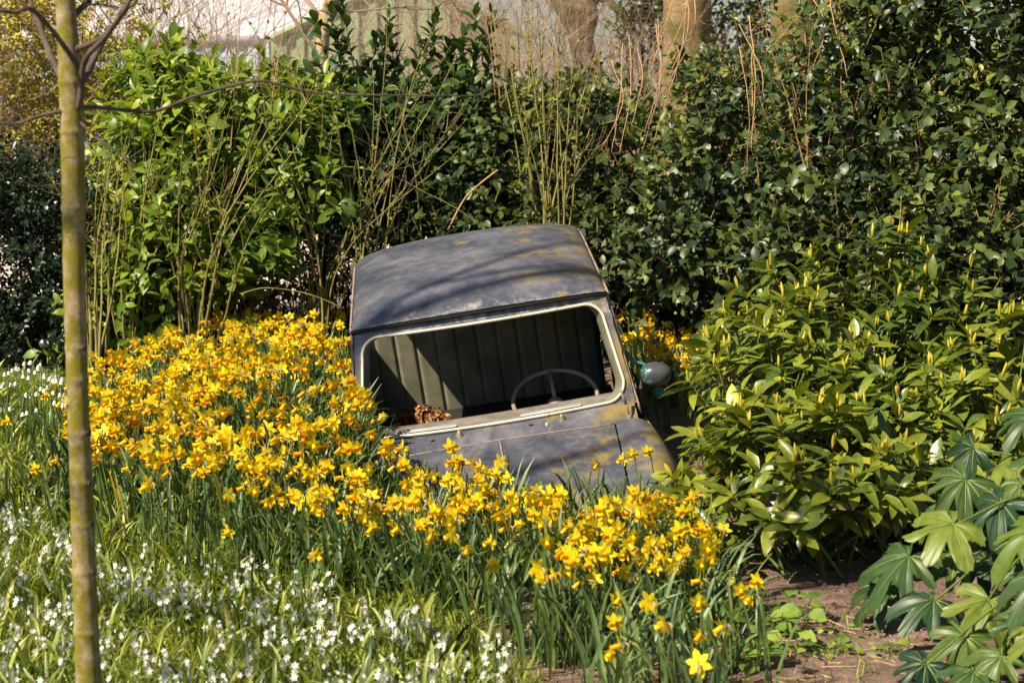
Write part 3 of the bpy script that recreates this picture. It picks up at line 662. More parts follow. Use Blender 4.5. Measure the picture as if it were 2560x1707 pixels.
for u, v in ((1320, -220), (1560, -260)): 
    for k in range(4): grow(A, at(u, v, YF), [rng.normal(), rng.normal(), 1], 1.4, .04, 3, rng)
A.build('crown', M['rough'], r)
# pale bare tree left of centre, in front of the shed
r = empty('slender_tree'); tag(r, 'slender tree with pale orange bark in front of the green shed', 'tree'); YF = 13.2
A = Acc(); P = [at(u, v, YF) for u, v in ((818, 860), (812, 700), (808, 500), (803, 330), (800, 250), (803, 150), (812, 60), (840, -40), (850, -200))]; P[0][2] = .1
tube(A, spline(P, 5), np.linspace(.036, .05, 41), 10); A.build('trunk', bark('orange_bark', ((.34, .22, .10), (.62, .46, .28)), (.05, .06, .02), .52, 4), r)
A = Acc()
for (u, v), d in (((803, 150), (-.8, 0, 1)), ((806, 100), (.5, .2, 1)), ((812, 60), (-1, .2, .8)), ((840, -40), (.7, 0, 1)), ((850, -200), (0, 0, 1)), ((850, -200), (-.6, 0, 1))): grow(A, at(u, v, YF), d, .8, .014, 3, rng)
A.build('crown', M['pinktwig'], r)
# bare twiggy shrubs against the sky
for k, (u, Yd, h, lab) in enumerate(((1150, 18, 2.6, 'bare twiggy shrub behind the dark laurel, beside the green shed'), (1250, 19, 2.9, 'bare pinkish shrub just left of the crooked tree'), (1370, 16, 2.7, 'bare shrub directly in front of the crooked tree'), (1560, 18, 2.8, 'bare shrub between the crooked tree and the nearest beech trunk'),
        (560, 14.6, 2.4, 'bare shrub in front of the pale shed roof'), (400, 14.8, 2.4, 'bare shrub between the yellow shrub and the shed roof'), (1830, 17, 2.7, 'bare shrub between the two beech trunks'), (1010, 17.5, 3.0, 'bare shrub rising over the top of the dark laurel'))):
    b = at(u, 400, Yd); b[2] = .2; r = empty('bare_shrub'); tag(r, lab, 'shrub', 'bare shrubs on the skyline'); A = Acc()
    for q in range(10): grow(A, b + [rng.normal(0, .15), rng.normal(0, .15), 0], [rng.normal(0, .30), rng.normal(0, .3), 1], h * rng.uniform(.62, .9), .010, 4, rng, 0, 3, .22, .04)
    A.build('branches', M['pinktwig'], r)
A = Acc(); 
for k in range(900):                               # far scrub and tree line beyond the path
    x = rng.uniform(-14, 22); y = rng.uniform(45, 70); h = rng.uniform(.9, 2.1); grow(A, [x, y, .2], [rng.normal(0, .25), 0, 1], h, .03, 1, rng, 0, 4, .3)
tag(A.build('distant_scrub', M['pinktwig']), kind='stuff', label='low pinkish bare scrub far beyond the garden', cat='scrub')

# ------------------------------------------------------------------ hedges and shrubs
def shrub(name, label, cat='shrub', group=None):
    r = empty(name); tag(r, label, cat, group); return r
rng = np.random.default_rng(31)
# bright laurel, left
r = shrub('cherry_laurel', 'bright yellow-green laurel bush behind the left end of the daffodils')
C, R_ = polyclumps([(215, 520), (300, 420), (330, 260), (400, 200), (500, 230), (600, 280), (700, 270), (790, 290), (850, 380), (850, 540), (700, 620), (690, 790), (560, 770), (300, 850), (220, 860)], 120, lambda u, v: 12.3 - (v > 500) * .3, .45, rng, (.12, .24), holes=[[(690, 600), (860, 560), (860, 800), (690, 800)]])
A = Acc(); clumped(A, C, R_, 11, rng, .20, 8, L4, .122, up=.8, rb=lambda c: np.clip(.80 - .35 * (c[:, 0] + 1.2) / 1.2 + rng.normal(0, .15, len(c)), .2, 1), droop=.12)
# upright leafy shoots on top
for u, v in ((690, 150), (675, 200), (640, 210), (560, 190), (600, 240), (470, 180), (430, 150), (760, 210), (730, 240), (520, 180), (400, 190), (790, 260)):
    P = at(u, v + 110, 12.2)[None]; sprigs(A, P, np.array([[rng.normal(0, .2), -.2, 1]]), .34, 13, L4, .12, rng, rbase=np.array([.55]), open_=(.4, 1.0))
A.build('foliage', [M['laurel'], M['greenstem']], r)
A = Acc(); branches(A, (C[:, 0].mean(), 12.4, .2), C, rng, 40, .016, 0); A.build('branches', M['darkstem'], r)
# dark tall laurel, centre
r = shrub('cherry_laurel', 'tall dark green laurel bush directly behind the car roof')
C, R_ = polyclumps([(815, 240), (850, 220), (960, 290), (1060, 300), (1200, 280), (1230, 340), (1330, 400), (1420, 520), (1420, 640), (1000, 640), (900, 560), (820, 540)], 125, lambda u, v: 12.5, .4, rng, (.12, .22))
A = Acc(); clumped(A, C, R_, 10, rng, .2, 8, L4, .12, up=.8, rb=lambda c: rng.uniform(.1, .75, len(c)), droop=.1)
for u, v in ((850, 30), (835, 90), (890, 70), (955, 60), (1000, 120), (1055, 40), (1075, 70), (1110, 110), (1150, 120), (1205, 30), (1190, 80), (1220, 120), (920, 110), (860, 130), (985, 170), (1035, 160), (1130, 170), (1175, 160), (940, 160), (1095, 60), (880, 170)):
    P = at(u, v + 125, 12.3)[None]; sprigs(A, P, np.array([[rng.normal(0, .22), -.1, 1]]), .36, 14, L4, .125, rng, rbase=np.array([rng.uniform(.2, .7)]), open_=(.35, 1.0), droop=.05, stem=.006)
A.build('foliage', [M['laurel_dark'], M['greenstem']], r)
A = Acc(); branches(A, (C[:, 0].mean(), 12.6, .2), C, rng, 50, .018, 0); A.build('branches', M['darkstem'], r)
# loose thin undergrowth, see-through, left of the car
r = shrub('thin_shrub', 'thin see-through shrub with pale gravel showing behind it, left of the car')
C, R_ = polyclumps([(690, 560), (900, 520), (1000, 600), (1000, 760), (690, 800)], 42, lambda u, v: 12.2, .35, rng, (.1, .18))
A = Acc(); clumped(A, C, R_, 7, rng, .16, 5, L3, .05, rb=lambda c: rng.uniform(.1, .8, len(c))); A.build('foliage', [M['laurel_dark'], M['darkstem']], r)
A = Acc()
for k in range(34):
    b = at(rng.uniform(690, 930), 830, 12.2 + rng.uniform(-.4, .4)); b[2] = .2; grow(A, b, [rng.normal(0, .25), rng.normal(0, .1), 1], rng.uniform(.35, .9), .006, 2, rng, 0, 3)
A.build('branches', M['darkstem'], r)
# the big hedge on the right
def hedge_rb(c): return np.clip(.30 + .22 * np.sin(c[:, 0] * 3.1) * np.cos(c[:, 2] * 4.3) + rng.normal(0, .25, len(c)), 0, 1)
r = shrub('evergreen_hedge', 'big dark glossy evergreen hedge filling the right side behind the aucuba', 'hedge')
HP = [(1400, 480), (1440, 265), (1560, 270), (1640, 270), (1700, 270), (1780, 215), (1850, 240), (1920, 220), (2010, 150), (2080, 40), (2160, -40), (2250, -160), (2700, -200), (2700, 900), (1860, 900), (1840, 770), (1500, 750), (1480, 700), (1400, 620)]
C, R_ = polyclumps(HP, 375, lambda u, v: 12.1 - 1.8 * np.clip((u - 1500) / 1000, 0, 1) - .5 * np.clip((v - 200) / 600, 0, 1), .35, rng, (.13, .26))
A = Acc(); clumped(A, C, R_, 14, rng, .18, 7, LH, .076, up=.45, rb=hedge_rb, stem=.003, droop=.15)
n = len(C)
A.build('foliage', [M['hedge'], M['orangestem']], r)
A = Acc(); branches(A, (1.6, 11.2, .2), C, rng, 80, .02, 0, .4); A.build('branches', M['darkstem'], r)
# lower hedge between the laurel and the big hedge, behind the car
r = shrub('evergreen_hedge', 'lower dark evergreen hedge with small leaves between the car roof and the crooked tree', 'hedge')
C, R_ = polyclumps([(1230, 290), (1330, 235), (1470, 250), (1500, 500), (1530, 760), (1400, 760), (1150, 640), (1200, 480)], 120, lambda u, v: 12.2, .3, rng, (.12, .22))
A = Acc(); clumped(A, C, R_, 13, rng, .17, 7, LH, .070, up=.45, rb=hedge_rb, stem=.003); A.build('foliage', [M['hedge'], M['darkstem']], r)
A = Acc(); branches(A, (.25, 12, .2), C, rng, 40, .014, 0); A.build('branches', M['darkstem'], r)
r = shrub('evergreen_hedge', 'shadowy foot of the hedge behind the daffodils right of the car', 'hedge')
C, R_ = polyclumps([(1440, 640), (1900, 700), (1900, 900), (1440, 860)], 70, lambda u, v: 12.7, .25, rng, (.13, .22)); A = Acc(); clumped(A, C, R_, 13, rng, .17, 7, LH, .07, up=.45, rb=hedge_rb, stem=.003); A.build('foliage', [M['hedge'], M['darkstem']], r)
A = Acc(); branches(A, (1.1, 12.8, .2), C, rng, 30, .014, 0); A.build('branches', M['darkstem'], r)
# climbing evergreens beside the trunks
for lab, poly, Yd, n in (('leafy climber on the left side of the nearest beech trunk', [(1545, -60), (1665, -60), (1655, 60), (1620, 130), (1560, 130)], 15.9, 22), ('leafy climber between the two beech trunks', [(1800, -60), (1915, -60), (1910, 60), (1890, 200), (1800, 230)], 15.9, 26), ('leafy climber above the right beech trunk', [(2080, -60), (2200, -60), (2160, 60), (2090, 60)], 13, 12)):
    r = shrub('climbing_evergreen', lab, 'climber', 'climbers among the trunks'); C, R_ = polyclumps(poly, n, lambda u, v: Yd, .25, rng, (.08, .16))
    A = Acc(); clumped(A, C, R_, 7, rng, .16, 6, L3, .06, rb=hedge_rb); A.build('foliage', [M['hedge'], M['orangestem']], r)
    A = Acc(); b = C[:, :].mean(0) * [1, 1, 0] + [0, 0, .2]; branches(A, b, C, rng, 14, .012, 0); A.build('branches', M['darkstem'], r)
# hedge at the far left, its shade put into the dark leaf colour
r = shrub('shaded_hedge', 'small-leaved hedge behind the sapling at the far left, shade put into its very dark leaf colour', 'hedge')
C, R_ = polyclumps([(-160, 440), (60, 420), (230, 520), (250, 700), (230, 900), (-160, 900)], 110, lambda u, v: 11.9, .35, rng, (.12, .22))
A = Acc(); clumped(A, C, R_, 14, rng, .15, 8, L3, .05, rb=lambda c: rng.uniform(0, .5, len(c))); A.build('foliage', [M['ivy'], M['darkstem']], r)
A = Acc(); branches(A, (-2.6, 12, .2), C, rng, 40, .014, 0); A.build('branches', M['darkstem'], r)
r = shrub('evergreen_hedge', 'continuation of the dark hedge past the left edge of the lawn', 'hedge'); C, R_ = polyclumps([(-1100, 200), (-160, 380), (-160, 900), (-1100, 900)], 150, lambda u, v: 12.2, .4, rng, (.16, .28))
A = Acc(); clumped(A, C, R_, 11, rng, .17, 7, LH, .07, rb=hedge_rb); A.build('foliage', [M['hedge'], M['darkstem']], r)
# tree stump / post by the sapling
A = Acc(); b = at(150, 700, 12.6); b[2] = .2; t = at(146, 418, 12.6); tube(A, spline([b, (b + t) / 2 + [.02, 0, 0], t], 6), .05, 12); tag(A.build('wooden_post', M['orangestem']), 'weathered wooden post standing behind the sapling', 'post')
# yellow-brown shrub at upper left
r = shrub('yellow_shrub', 'loose yellow-brown shrub in bud filling the upper left corner behind the sapling')
C, R_ = polyclumps([(-160, -120), (460, -120), (430, 60), (400, 170), (330, 290), (240, 470), (-160, 470)], 175, lambda u, v: 13.2, .6, rng, (.10, .2))
A = Acc(); clumped(A, C, R_, 13, rng, .2, 9, L3, .040, up=.3, rb=lambda c: np.clip(rng.uniform(.0, .9, len(c)), 0, 1), stem=.0035, open_=(.4, 1.3)); A.build('foliage', [M['yellowbush'], M['orangestem']], r)
A = Acc()
for k in range(26): b = at(rng.uniform(-80, 330), 500, 13.3); b[2] = .25; grow(A, b, [rng.normal(0, .25), rng.normal(0, .2), 1], 1.5, .012, 3, rng, 0, 3)
A.build('branches', M['pinktwig'], r)

# ------------------------------------------------------------------ bare upright canes
def canes(name, label, base, tips, mat, r0, bowed=.1, buds=True, cat='shrub', group=None, pt=False):
    """base/tips: pixel+depth guides for where each cane roots and ends"""
    r = empty(name); tag(r, label, cat, group); A = Acc()
    for (u, v, Yd) in tips:
        bu, bv, bY = base; b = at(bu + rng.normal(0, 14), bv, bY + rng.normal(0, .08)); b[2] = float(gz(b[0], b[1])); t = at(u, v, Yd); mid = b + (t - b) * .45 + np.array([(t[0] - b[0]) * -.18 * 1 + rng.normal(0, bowed * .3), rng.normal(0, .05), bowed])
        pts = spline([b, mid, t], 9); pts += np.cumsum(rng.normal(0, .0022, pts.shape), 0); rr = r0 * rng.uniform(.6, 1.2)
        pts[:, 0] += rng.normal(0, .03) * np.sin(np.linspace(0, PI * rng.uniform(1, 2), len(pts))); tube(A, pts, np.linspace(rr, rr * .25, len(pts)), 5, 0, cap=False)
        for k in range(int(rng.integers(0, 4))):
            q = pts[rng.integers(8, len(pts) - 1)]; grow(A, q, [rng.normal(0, .6), rng.normal(0, .4), 1], rng.uniform(.1, .35), rr * .35, 1, rng, 0, 2)
        if buds:
            n = 26; q = pts[rng.integers(5, len(pts), n)] + rng.normal(0, .004, (n, 3)); A.inst(L3[0][:3] + (L3[0][3] + 1, L3[0][4] + 1), frames(nrm(rng.normal(0, .7, (n, 3)) + [0, 0, 1]), rsphere(n, rng)), q, rng.uniform(.012, .035, n), rng.uniform(.5, 1, n))
    A.build('canes', [mat, M['laurel']], r); return r
rng = np.random.default_rng(41)
canes('coppiced_shrub', 'clump of upright yellow-brown canes in front of the bright laurel', (480, 845, 11.45), [(330 + i * 26 + rng.normal(0, 16), rng.uniform(180, 520), 11.4 + rng.normal(0, .2)) for i in range(19)], M['olivestem'], .0085)
A = Acc()
canes('coppiced_shrub', 'tall clump of thin greenish canes rising straight behind the car roof', (1372, 700, 11.5), [(1230 + i * 15 + rng.normal(0, 14), rng.uniform(-60, 260), 11.5 + rng.normal(0, .2)) for i in range(21)], M['olivestem'], .009)
canes('coppiced_shrub', 'thin canes standing between the sapling and the bright laurel', (225, 870, 10.9), [(140 + i * 18 + rng.normal(0, 20), rng.uniform(260, 620), 11) for i in range(11)], M['olivestem'], .009)
canes('coppiced_shrub', 'spreading wiry canes left of the car, in front of the thin shrub', (800, 800, 11.7), [(560 + i * 42 + rng.normal(0, 30), rng.uniform(60, 480), 11.6 + rng.normal(0, .2)) for i in range(15)], M['olivestem'], .0075)
canes('coppiced_shrub', 'wiry canes fanning out over the centre of the dark laurel', (1130, 760, 11.9), [(960 + i * 36 + rng.normal(0, 20), rng.uniform(150, 560), 11.9) for i in range(12)], M['olivestem'], .006)
for lab, tops, drop in (('orange twigs hanging over the left of the nearest beech trunk', [(1700, -40), (1715, -40), (1730, -40), (1738, -40)], (-105, 380)), ('pair of long orange twigs hanging down the hedge face below the beech trunks', [(1856, 60), (1868, 40), (1885, 130), (1850, 120)], (20, 400)),
        ('orange twigs standing above the hedge top near the right corner', [(2010, -20), (2080, -20), (2150, -30), (2260, -40), (2330, -40), (2420, -30)], (40, 260)), ('orange twigs in the gap right of the crooked tree', [(1560, 110), (1580, 90), (1610, 120), (1640, 60), (1530, 150)], (-30, 300))):
    r = empty('hanging_twigs'); tag(r, lab, 'twigs', 'hanging orange twigs'); A = Acc()
    for u, v in tops:
        for k in range(1 + (rng.random() < .5)):
            a0 = at(u + rng.normal(0, 6), v, 10.9 + rng.uniform(-.2, .3)); b0 = at(u + drop[0] * rng.uniform(.6, 1.1), v + drop[1] * rng.uniform(.6, 1.1), 10.6 + rng.uniform(-.2, .2)); m_ = (a0 + b0) / 2 + [rng.normal(0, .03) + .04, 0, .02]
            pts = spline([a0, m_, b0], 8); pts += np.cumsum(rng.normal(0, .0018, pts.shape), 0); tube(A, pts, np.linspace(.0034, .0015, len(pts)), 4, 0)
            for q in range(5): p = pts[rng.integers(2, len(pts))]; grow(A, p, [rng.normal(0, .7), 0, -.6], .08, .002, 0, rng)
    A.build('twigs', M['orangestem'], r)
A = Acc(); tube(A, spline([at(u, v, 11.1) for u, v in ((600, 735), (660, 720), (740, 728), (800, 745), (860, 772))], 6), .003, 5); tag(A.build('arching_bramble', M['olivestem']), 'thin arching bramble stem over the daffodils just left of the car', 'bramble')
A = Acc(); tube(A, spline([at(u, v, 11.6) for u, v in ((780, 425), (880, 418), (980, 440), (1060, 480), (1130, 515), (1200, 560))], 6), .003, 5); tag(A.build('arching_bramble', M['olivestem']), 'long arching stem across the dark laurel', 'bramble')
A = Acc(); tube(A, spline([at(u, v, 11.4) for u, v in ((1120, 575), (1160, 500), (1200, 460), (1245, 425))], 6), .005, 5); tag(A.build('leaning_stick', M['orangestem']), 'bare orange stick leaning over the laurel just above the car roof', 'stick')

canes('coppiced_shrub', 'pale straight canes at the left end of the dark laurel', (930, 760, 11.6), [(820 + i * 30 + rng.normal(0, 20), rng.uniform(-40, 420), 11.6) for i in range(12)], M['olivestem'], .0075)
canes('coppiced_shrub', 'slim orange canes in front of the low hedge right of the car roof', (1480, 720, 11.7), [(1400 + i * 26 + rng.normal(0, 12), rng.uniform(60, 420), 11.7) for i in range(9)], M['orangestem'], .0055)
canes('coppiced_shrub', 'fan of canes at the left edge of the bright laurel', (330, 850, 11.5), [(230 + i * 30 + rng.normal(0, 16), rng.uniform(180, 560), 11.5) for i in range(12)], M['olivestem'], .0085)
canes('coppiced_shrub', 'tall thin tan canes crossing in front of the crooked tree', (1300, 720, 12.0), [(1180 + i * 24 + rng.normal(0, 18), rng.uniform(-160, 120), 12) for i in range(10)], M['orangestem'], .006)
canes('coppiced_shrub', 'tall thin tan canes reaching past the pale shed roof', (620, 800, 11.9), [(520 + i * 30 + rng.normal(0, 22), rng.uniform(-200, 160), 11.9) for i in range(10)], M['orangestem'], .006)
canes('coppiced_shrub', 'pale tangle of thin canes on the hedge face right of the beech trunks', (2050, 700, 10.6), [(1880 + i * 60 + rng.normal(0, 26), rng.uniform(-60, 300), 10.5) for i in range(9)], M['orangestem'], .0045)

# ------------------------------------------------------------------ sapling
rng = np.random.default_rng(51)
r = empty('sapling_tree'); tag(r, 'slim young tree with mossy tan bark standing at the left, bare branches at the top', 'tree')
YS = 5.5
pth = [(226, 1860), (222, 1707), (213, 1500), (205, 1250), (195, 1000), (187, 750), (184, 500), (180, 300), (170, 100), (163, 0), (155, -200), (150, -500), (146, -900), (150, -1300)]
P = spline([at(u, v, YS) for u, v in pth], 40); zt = P[:, 2]; u_, v_ = proj(P)
rad = np.interp(v_, [-1300, -900, 0, 300, 900, 1707, 1860], [.012, .018, .0262, .0325, .0285, .0345, .037]) 
for kv in (868, 950, 1083, 1206, 1310, 1426, 1580, 520, 330, 205): rad = rad + .0026 * np.exp(-((v_ - kv) / 7) ** 2)
rad = rad * (1 + .012 * np.sin(np.arange(len(rad)) * .3)); A = Acc(); tube(A, P, rad, 24); A.build('trunk', M['sapling'], r)
for kv, sx_ in ((868, 1), (950, -.6), (1083, 1), (1206, 1), (1310, 1), (1426, 1), (1580, -.5), (1010, -1)):
    k = np.argmin(abs(v_ - kv)); c = P[k] + [sx_ * rad[k] * .8, -rad[k] * .55, 0]; A = Acc(); lathe(A, c - np.array([sx_ * .004, -.004, 0]), [(.010, 0), (.0085, .006), (.005, .0085), (0, .007)], (sx_, -.8, .15), 10); A.build('bud_scar', M['saplingbranch'], r)
def br(pts, r0, r1, Y0=YS, Y1=YS):
    n = len(pts); W_ = [at(u, v, Y0 + (Y1 - Y0) * k / (n - 1)) for k, (u, v) in enumerate(pts)]; q = spline(W_, 6); A = Acc(); tube(A, q, np.linspace(r0, r1, len(q)), 8)
    for k in range(3): grow(A, q[rng.integers(len(q) // 2, len(q))], [rng.normal(), rng.normal(0, .5), rng.uniform(0, 1)], .10, r1 * .5, 0, rng)
    A.build('branch', M['saplingbranch'], r)
br([(204, 185), (199, 173), (168, 127), (122, 66), (76, 23), (36, 33), (0, 28), (-120, 40)], .0085, .004, YS - .03, YS - .25)
br([(178, 240), (153, 194), (122, 127), (97, 61), (76, 0), (60, -150)], .0115, .006, YS + .02, YS + .3)
br([(190, 128), (199, 120), (245, 102), (278, 71), (320, 20), (345, -5), (420, -160)], .010, .004, YS, YS - .1)
br([(198, 270), (201, 245), (206, 178), (219, 140), (260, 97), (296, 46), (326, 0), (400, -150)], .0095, .005, YS - .03, YS - .2)
br([(200, 205), (214, 189), (240, 138), (265, 92), (306, 31), (350, -60)], .011, .006, YS + .02, YS + .25)
br([(178, 45), (189, 36), (204, 20), (224, 0), (260, -80)], .010, .007, YS, YS + .1)
br([(196, 262), (209, 268), (255, 270), (357, 280), (408, 273), (484, 242), (586, 214), (653, 203), (724, 219), (800, 234), (924, 238), (1069, 240), (1131, 240), (1194, 237), (1243, 215)], .0066, .0012, YS, YS + .5)
br([(180, 275), (153, 279), (102, 290), (41, 310), (0, 310), (-90, 320)], .006, .003, YS, YS - .1)
br([(200, 305), (206, 311), (245, 347), (296, 382), (340, 420)], .0035, .0015, YS, YS - .1)
for k in range(12):
    b = P[np.argmin(abs(v_ - rng.uniform(-1200, -250)))]; A = Acc(); grow(A, b, [rng.normal(), rng.normal(), .9], rng.uniform(.5, .9), .009, 2, rng, 0, 3); A.build('branch', M['saplingbranch'], r)
# a neighbouring tree just outside the frame, whose bare limbs throw the shadows on the car roof
r = empty('bare_tree'); tag(r, 'bare tree standing outside the frame, left of the lawn', 'tree'); A = Acc(); b = np.array([-7.4, 4.6, 0])
tube(A, spline([b, b + [.1, 0, 3], b + [.3, -.1, 6], b + [.2, .1, 9]], 8), np.linspace(.2, .07, 25), 12); A.build('trunk', M['rough'], r); A = Acc(); 
for k in range(5): grow(A, b + [.2, 0, 5.6 + k * .6], [rng.uniform(.7, 1.4), rng.normal(0, .6), rng.uniform(.3, .7)], rng.uniform(2.4, 3.6), .045, 2, rng, 0, 1, .3)
A.build('crown', M['rough'], r)

# ------------------------------------------------------------------ spotted laurel (aucuba) with yellow buds
rng = np.random.default_rng(61)
BUDV = Acc(); lathe(BUDV, (0, 0, 0), [(.002, 0), (.0045, .010), (.0062, .022), (.0052, .036), (.0022, .047), (0, .052)], (0, 0, 1), 6)
bud_me = BUDV.mesh('bud', [M['bud']])
BV = np.concatenate(BUDV.V); BQ = np.concatenate(BUDV.Q); BT = (BV[:, [0, 2, 1]] * [1, 1, 1], BQ, np.zeros((0, 3), int), np.full(len(BQ), 2), np.zeros(0, int))   # axis to +Y
def mound(x0, x1, y0, y1, ztop, n, rng):
    out = []
    while len(out) < n:
        x, y = rng.uniform(x0, x1), rng.uniform(y0, y1); h = ztop(x, y)
        if h <= .1: continue
        z = rng.uniform(.18, 1) ** .6 * h; out.append((x, y, z + float(gz(x, y))))
    return np.array(out)
def auc(name, label, cx, cy, rx, ry, h, n, nb, spread=1, base=.45):
    r = shrub(name, label, 'shrub', 'spotted laurel bushes')
    zt = lambda x, y: h * math.sqrt(max(0, 1 - ((x - cx) / rx) ** 2 * .75 - ((y - cy) / ry) ** 2 * .75)) if ((x - cx) / rx) ** 2 + ((y - cy) / ry) ** 2 < 1 else 0
    P = mound(cx - rx, cx + rx, cy - ry, cy + ry, zt, n, rng); hh = np.array([zt(x, y) for x, y in P[:, :2]]); rel = (P[:, 2] - gz(P[:, 0], P[:, 1])) / hh
    D = nrm(np.stack([(P[:, 0] - cx) / rx * .6, (P[:, 1] - cy) / ry * .6, rel * 1.1 + .1], -1) + rng.normal(0, .2, P.shape)); Ls = .12
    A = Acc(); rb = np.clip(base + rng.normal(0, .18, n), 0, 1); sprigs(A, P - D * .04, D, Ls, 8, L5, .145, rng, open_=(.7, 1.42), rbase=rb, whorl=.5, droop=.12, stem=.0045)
    top = np.where(rel > .75)[0]; tips = P[top] + D[top] * (Ls * .78); dirs = nrm(D[top] * .5 + [0, 0, 1]); order = np.argsort(tips[:, 1]); first = order[:nb]; rest = order[nb:]
    if len(rest): rest = rest[rng.random(len(rest)) < .7]
    if len(rest):
        B = Acc()
        for k in range(2): B.inst(BT[:3] + (BT[3] * 0, BT[4]), frames(nrm(dirs[rest] + rng.normal(0, .08, (len(rest), 3))), rsphere(len(rest), rng)), tips[rest] + rng.normal(0, .007, (len(rest), 3)), rng.uniform(.65, 1.2, len(rest)), rng.random(len(rest)))
        tag(B.build('buds', M['bud'], r), kind='stuff')
    A.build('foliage', [M['aucuba'], M['greenstem']], r)
    for q in first:
        for k in range(1 + (rng.random() < .55)):
            o = bpy.data.objects.new('bud', bud_me); COL.objects.link(o); o.parent = r; o.location = tips[q] + rng.normal(0, .008, 3) * [1, 1, .3]; o.rotation_euler = Vector(dirs[q] + rng.normal(0, .14, 3)).to_track_quat('Z', 'Y').to_euler(); s = rng.uniform(.7, 1.25); o.scale = (s, s, s)
    A = Acc()
    for q in rng.choice(n, min(70, n), replace=False):
        b = np.array([cx + rng.normal(0, rx * .35), cy + rng.normal(0, ry * .35), 0]); b[2] = gz(b[0], b[1]); tube(A, spline([b, (b + P[q]) / 2 + [0, 0, .05], P[q]], 4), [.008, .007, .006, .0055, .005, .0045, .004, .0035, .003][:9], 5, 0, cap=False)
    A.build('stems', M['greenstem'], r)
auc('spotted_laurel', 'spotted laurel nearest the front, its speckled lower leaves hanging over dark soil', 1.13, 7.75, .47, .48, .56, 150, 26, base=.66)
auc('spotted_laurel', 'spotted laurel right behind the car mirror with bright yellow-green tips', 1.22, 8.75, .42, .45, .84, 100, 26, base=.66)
auc('spotted_laurel', 'sunlit spotted laurel at the right edge above the large lobed leaves', 2.08, 8.35, .48, .5, .78, 115, 26, base=.62)
auc('spotted_laurel', 'spotted laurel at the back against the big hedge, shade put into its dark leaf colour', 1.62, 9.5, .70, .45, .98, 150, 30, base=.22)  # low base paints this bush's shade into its leaf tone
auc('spotted_laurel', 'spotted laurel in the middle of the group, ringed by the others', 1.62, 8.1, .42, .42, .66, 95, 24, base=.45)

# ------------------------------------------------------------------ large lobed leaves, lower right
def fatsia_leaf(rng, lobes=8, R0=.17):
    nt, nr = lobes * 10 + 1, 7; th = np.linspace(-2.45, 2.45, nt); ph = (th + 2.45) / 4.9 * lobes; fr = ph - np.floor(np.clip(ph, 0, lobes - 1e-6)); k = np.floor(np.clip(ph, 0, lobes - 1e-6))
    lf = np.sin(np.clip(fr, 0, 1) * PI); jit = rng.uniform(.78, 1.12, lobes); dz = rng.normal(0, .35, lobes); size = (1 - .42 * np.abs(((k + .5) / lobes - .5) * 2) ** 1.6) * jit[k.astype(int)]
    rr = R0 * (.54 + .46 * lf ** .40 * (1 + .07 * np.sin(fr * 26))) * size; c = 1 - np.abs(fr - .5) * 2
    s = np.linspace(0, 1, nr); TH, SS = np.meshgrid(th, s, indexing='ij'); RR = rr[:, None] * SS; cc = c[:, None]
    # lobes narrow towards a point: bend angle toward lobe centre as r grows
    thc = -2.45 + (k + .5) / lobes * 4.9; TT = th[:, None] + (thc - th)[:, None] * (.28 * SS ** 3)
    Zz = (-1.0 + dz[k.astype(int)][:, None] * np.sin(fr * PI)[:, None]) * RR ** 2 / R0 * .55 + .016 * (1 - cc) * SS + .014 * np.sin(TH * 3 + rng.uniform(0, 6)) * SS + .004 * np.sin(TH * 31) * SS ** 2
    V = np.stack([RR * np.sin(TT), RR * np.cos(TT), Zz], -1).reshape(-1, 3); A = Acc(); i, j = np.meshgrid(np.arange(nt - 1), np.arange(nr - 1), indexing='ij'); a = (i * nr + j).ravel()
    A.add(V, np.stack([a, a + nr, a + nr + 1, a + 1], -1), r=rng.uniform(.1, .9)); 
    for q in range(lobes): t = -2.45 + (q + .5) / lobes * 4.9; L = R0 * .8 * jit[q] * (1 - .42 * abs(((q + .5) / lobes - .5) * 2) ** 1.6); x = np.linspace(.01, L, 6); tube(A, np.stack([x * math.sin(t), x * math.cos(t), (-1.0 + dz[q]) * .55 * x ** 2 / R0 + .003], -1), np.linspace(.0016, .0006, 6), 3, 1)
    return A
rng = np.random.default_rng(71)
r = empty('lobed_leaf_shrub'); tag(r, 'shrub with very large glossy hand-shaped leaves in the lower right corner', 'shrub')
M['vein'] = simple('pale_vein', [(.3, (.2, .28, .06)), (.7, (.3, .38, .1))], 10)
ROOT = np.array([1.95, 6.5, .05])
FL = [(2500, 1040, 6.9, .21, -60), (2545, 1130, 6.6, .19, -20), (2330, 1200, 6.8, .2, -120), (2420, 1260, 6.5, .2, -80), (2190, 1390, 6.6, .22, -110), (2300, 1310, 6.4, .2, -100), (2500, 1330, 6.2, .19, -40), (2390, 1500, 6.2, .21, -170), (2250, 1500, 6.35, .18, -130),
      (2530, 1440, 5.9, .2, -60), (2130, 1470, 6.7, .17, -110), (2540, 1580, 5.7, .19, -140), (2420, 1640, 5.9, .17, -90), (2330, 1590, 6.1, .16, -150), (2560, 1700, 5.6, .18, -60), (2580, 1250, 6.1, .2, 10), (2450, 1150, 7.0, .18, -30), (2600, 1000, 6.8, .19, 20), (2230, 1660, 6.0, .13, -120), (2480, 1420, 6.4, .16, -120), (2600, 1520, 6.0, .18, 30), (2380, 1400, 6.7, .16, -60), (2290, 1270, 6.9, .17, -150), (2470, 1210, 6.7, .16, -100), (2350, 1120, 7.1, .15, -70), (2440, 1350, 6.5, .15, -20), (2310, 1400, 6.6, .15, -90), (2500, 1500, 6.2, .15, -100), (2350, 1680, 5.9, .15, -60), (2470, 1560, 6.0, .14, -170), (2570, 1380, 6.2, .16, -130)]
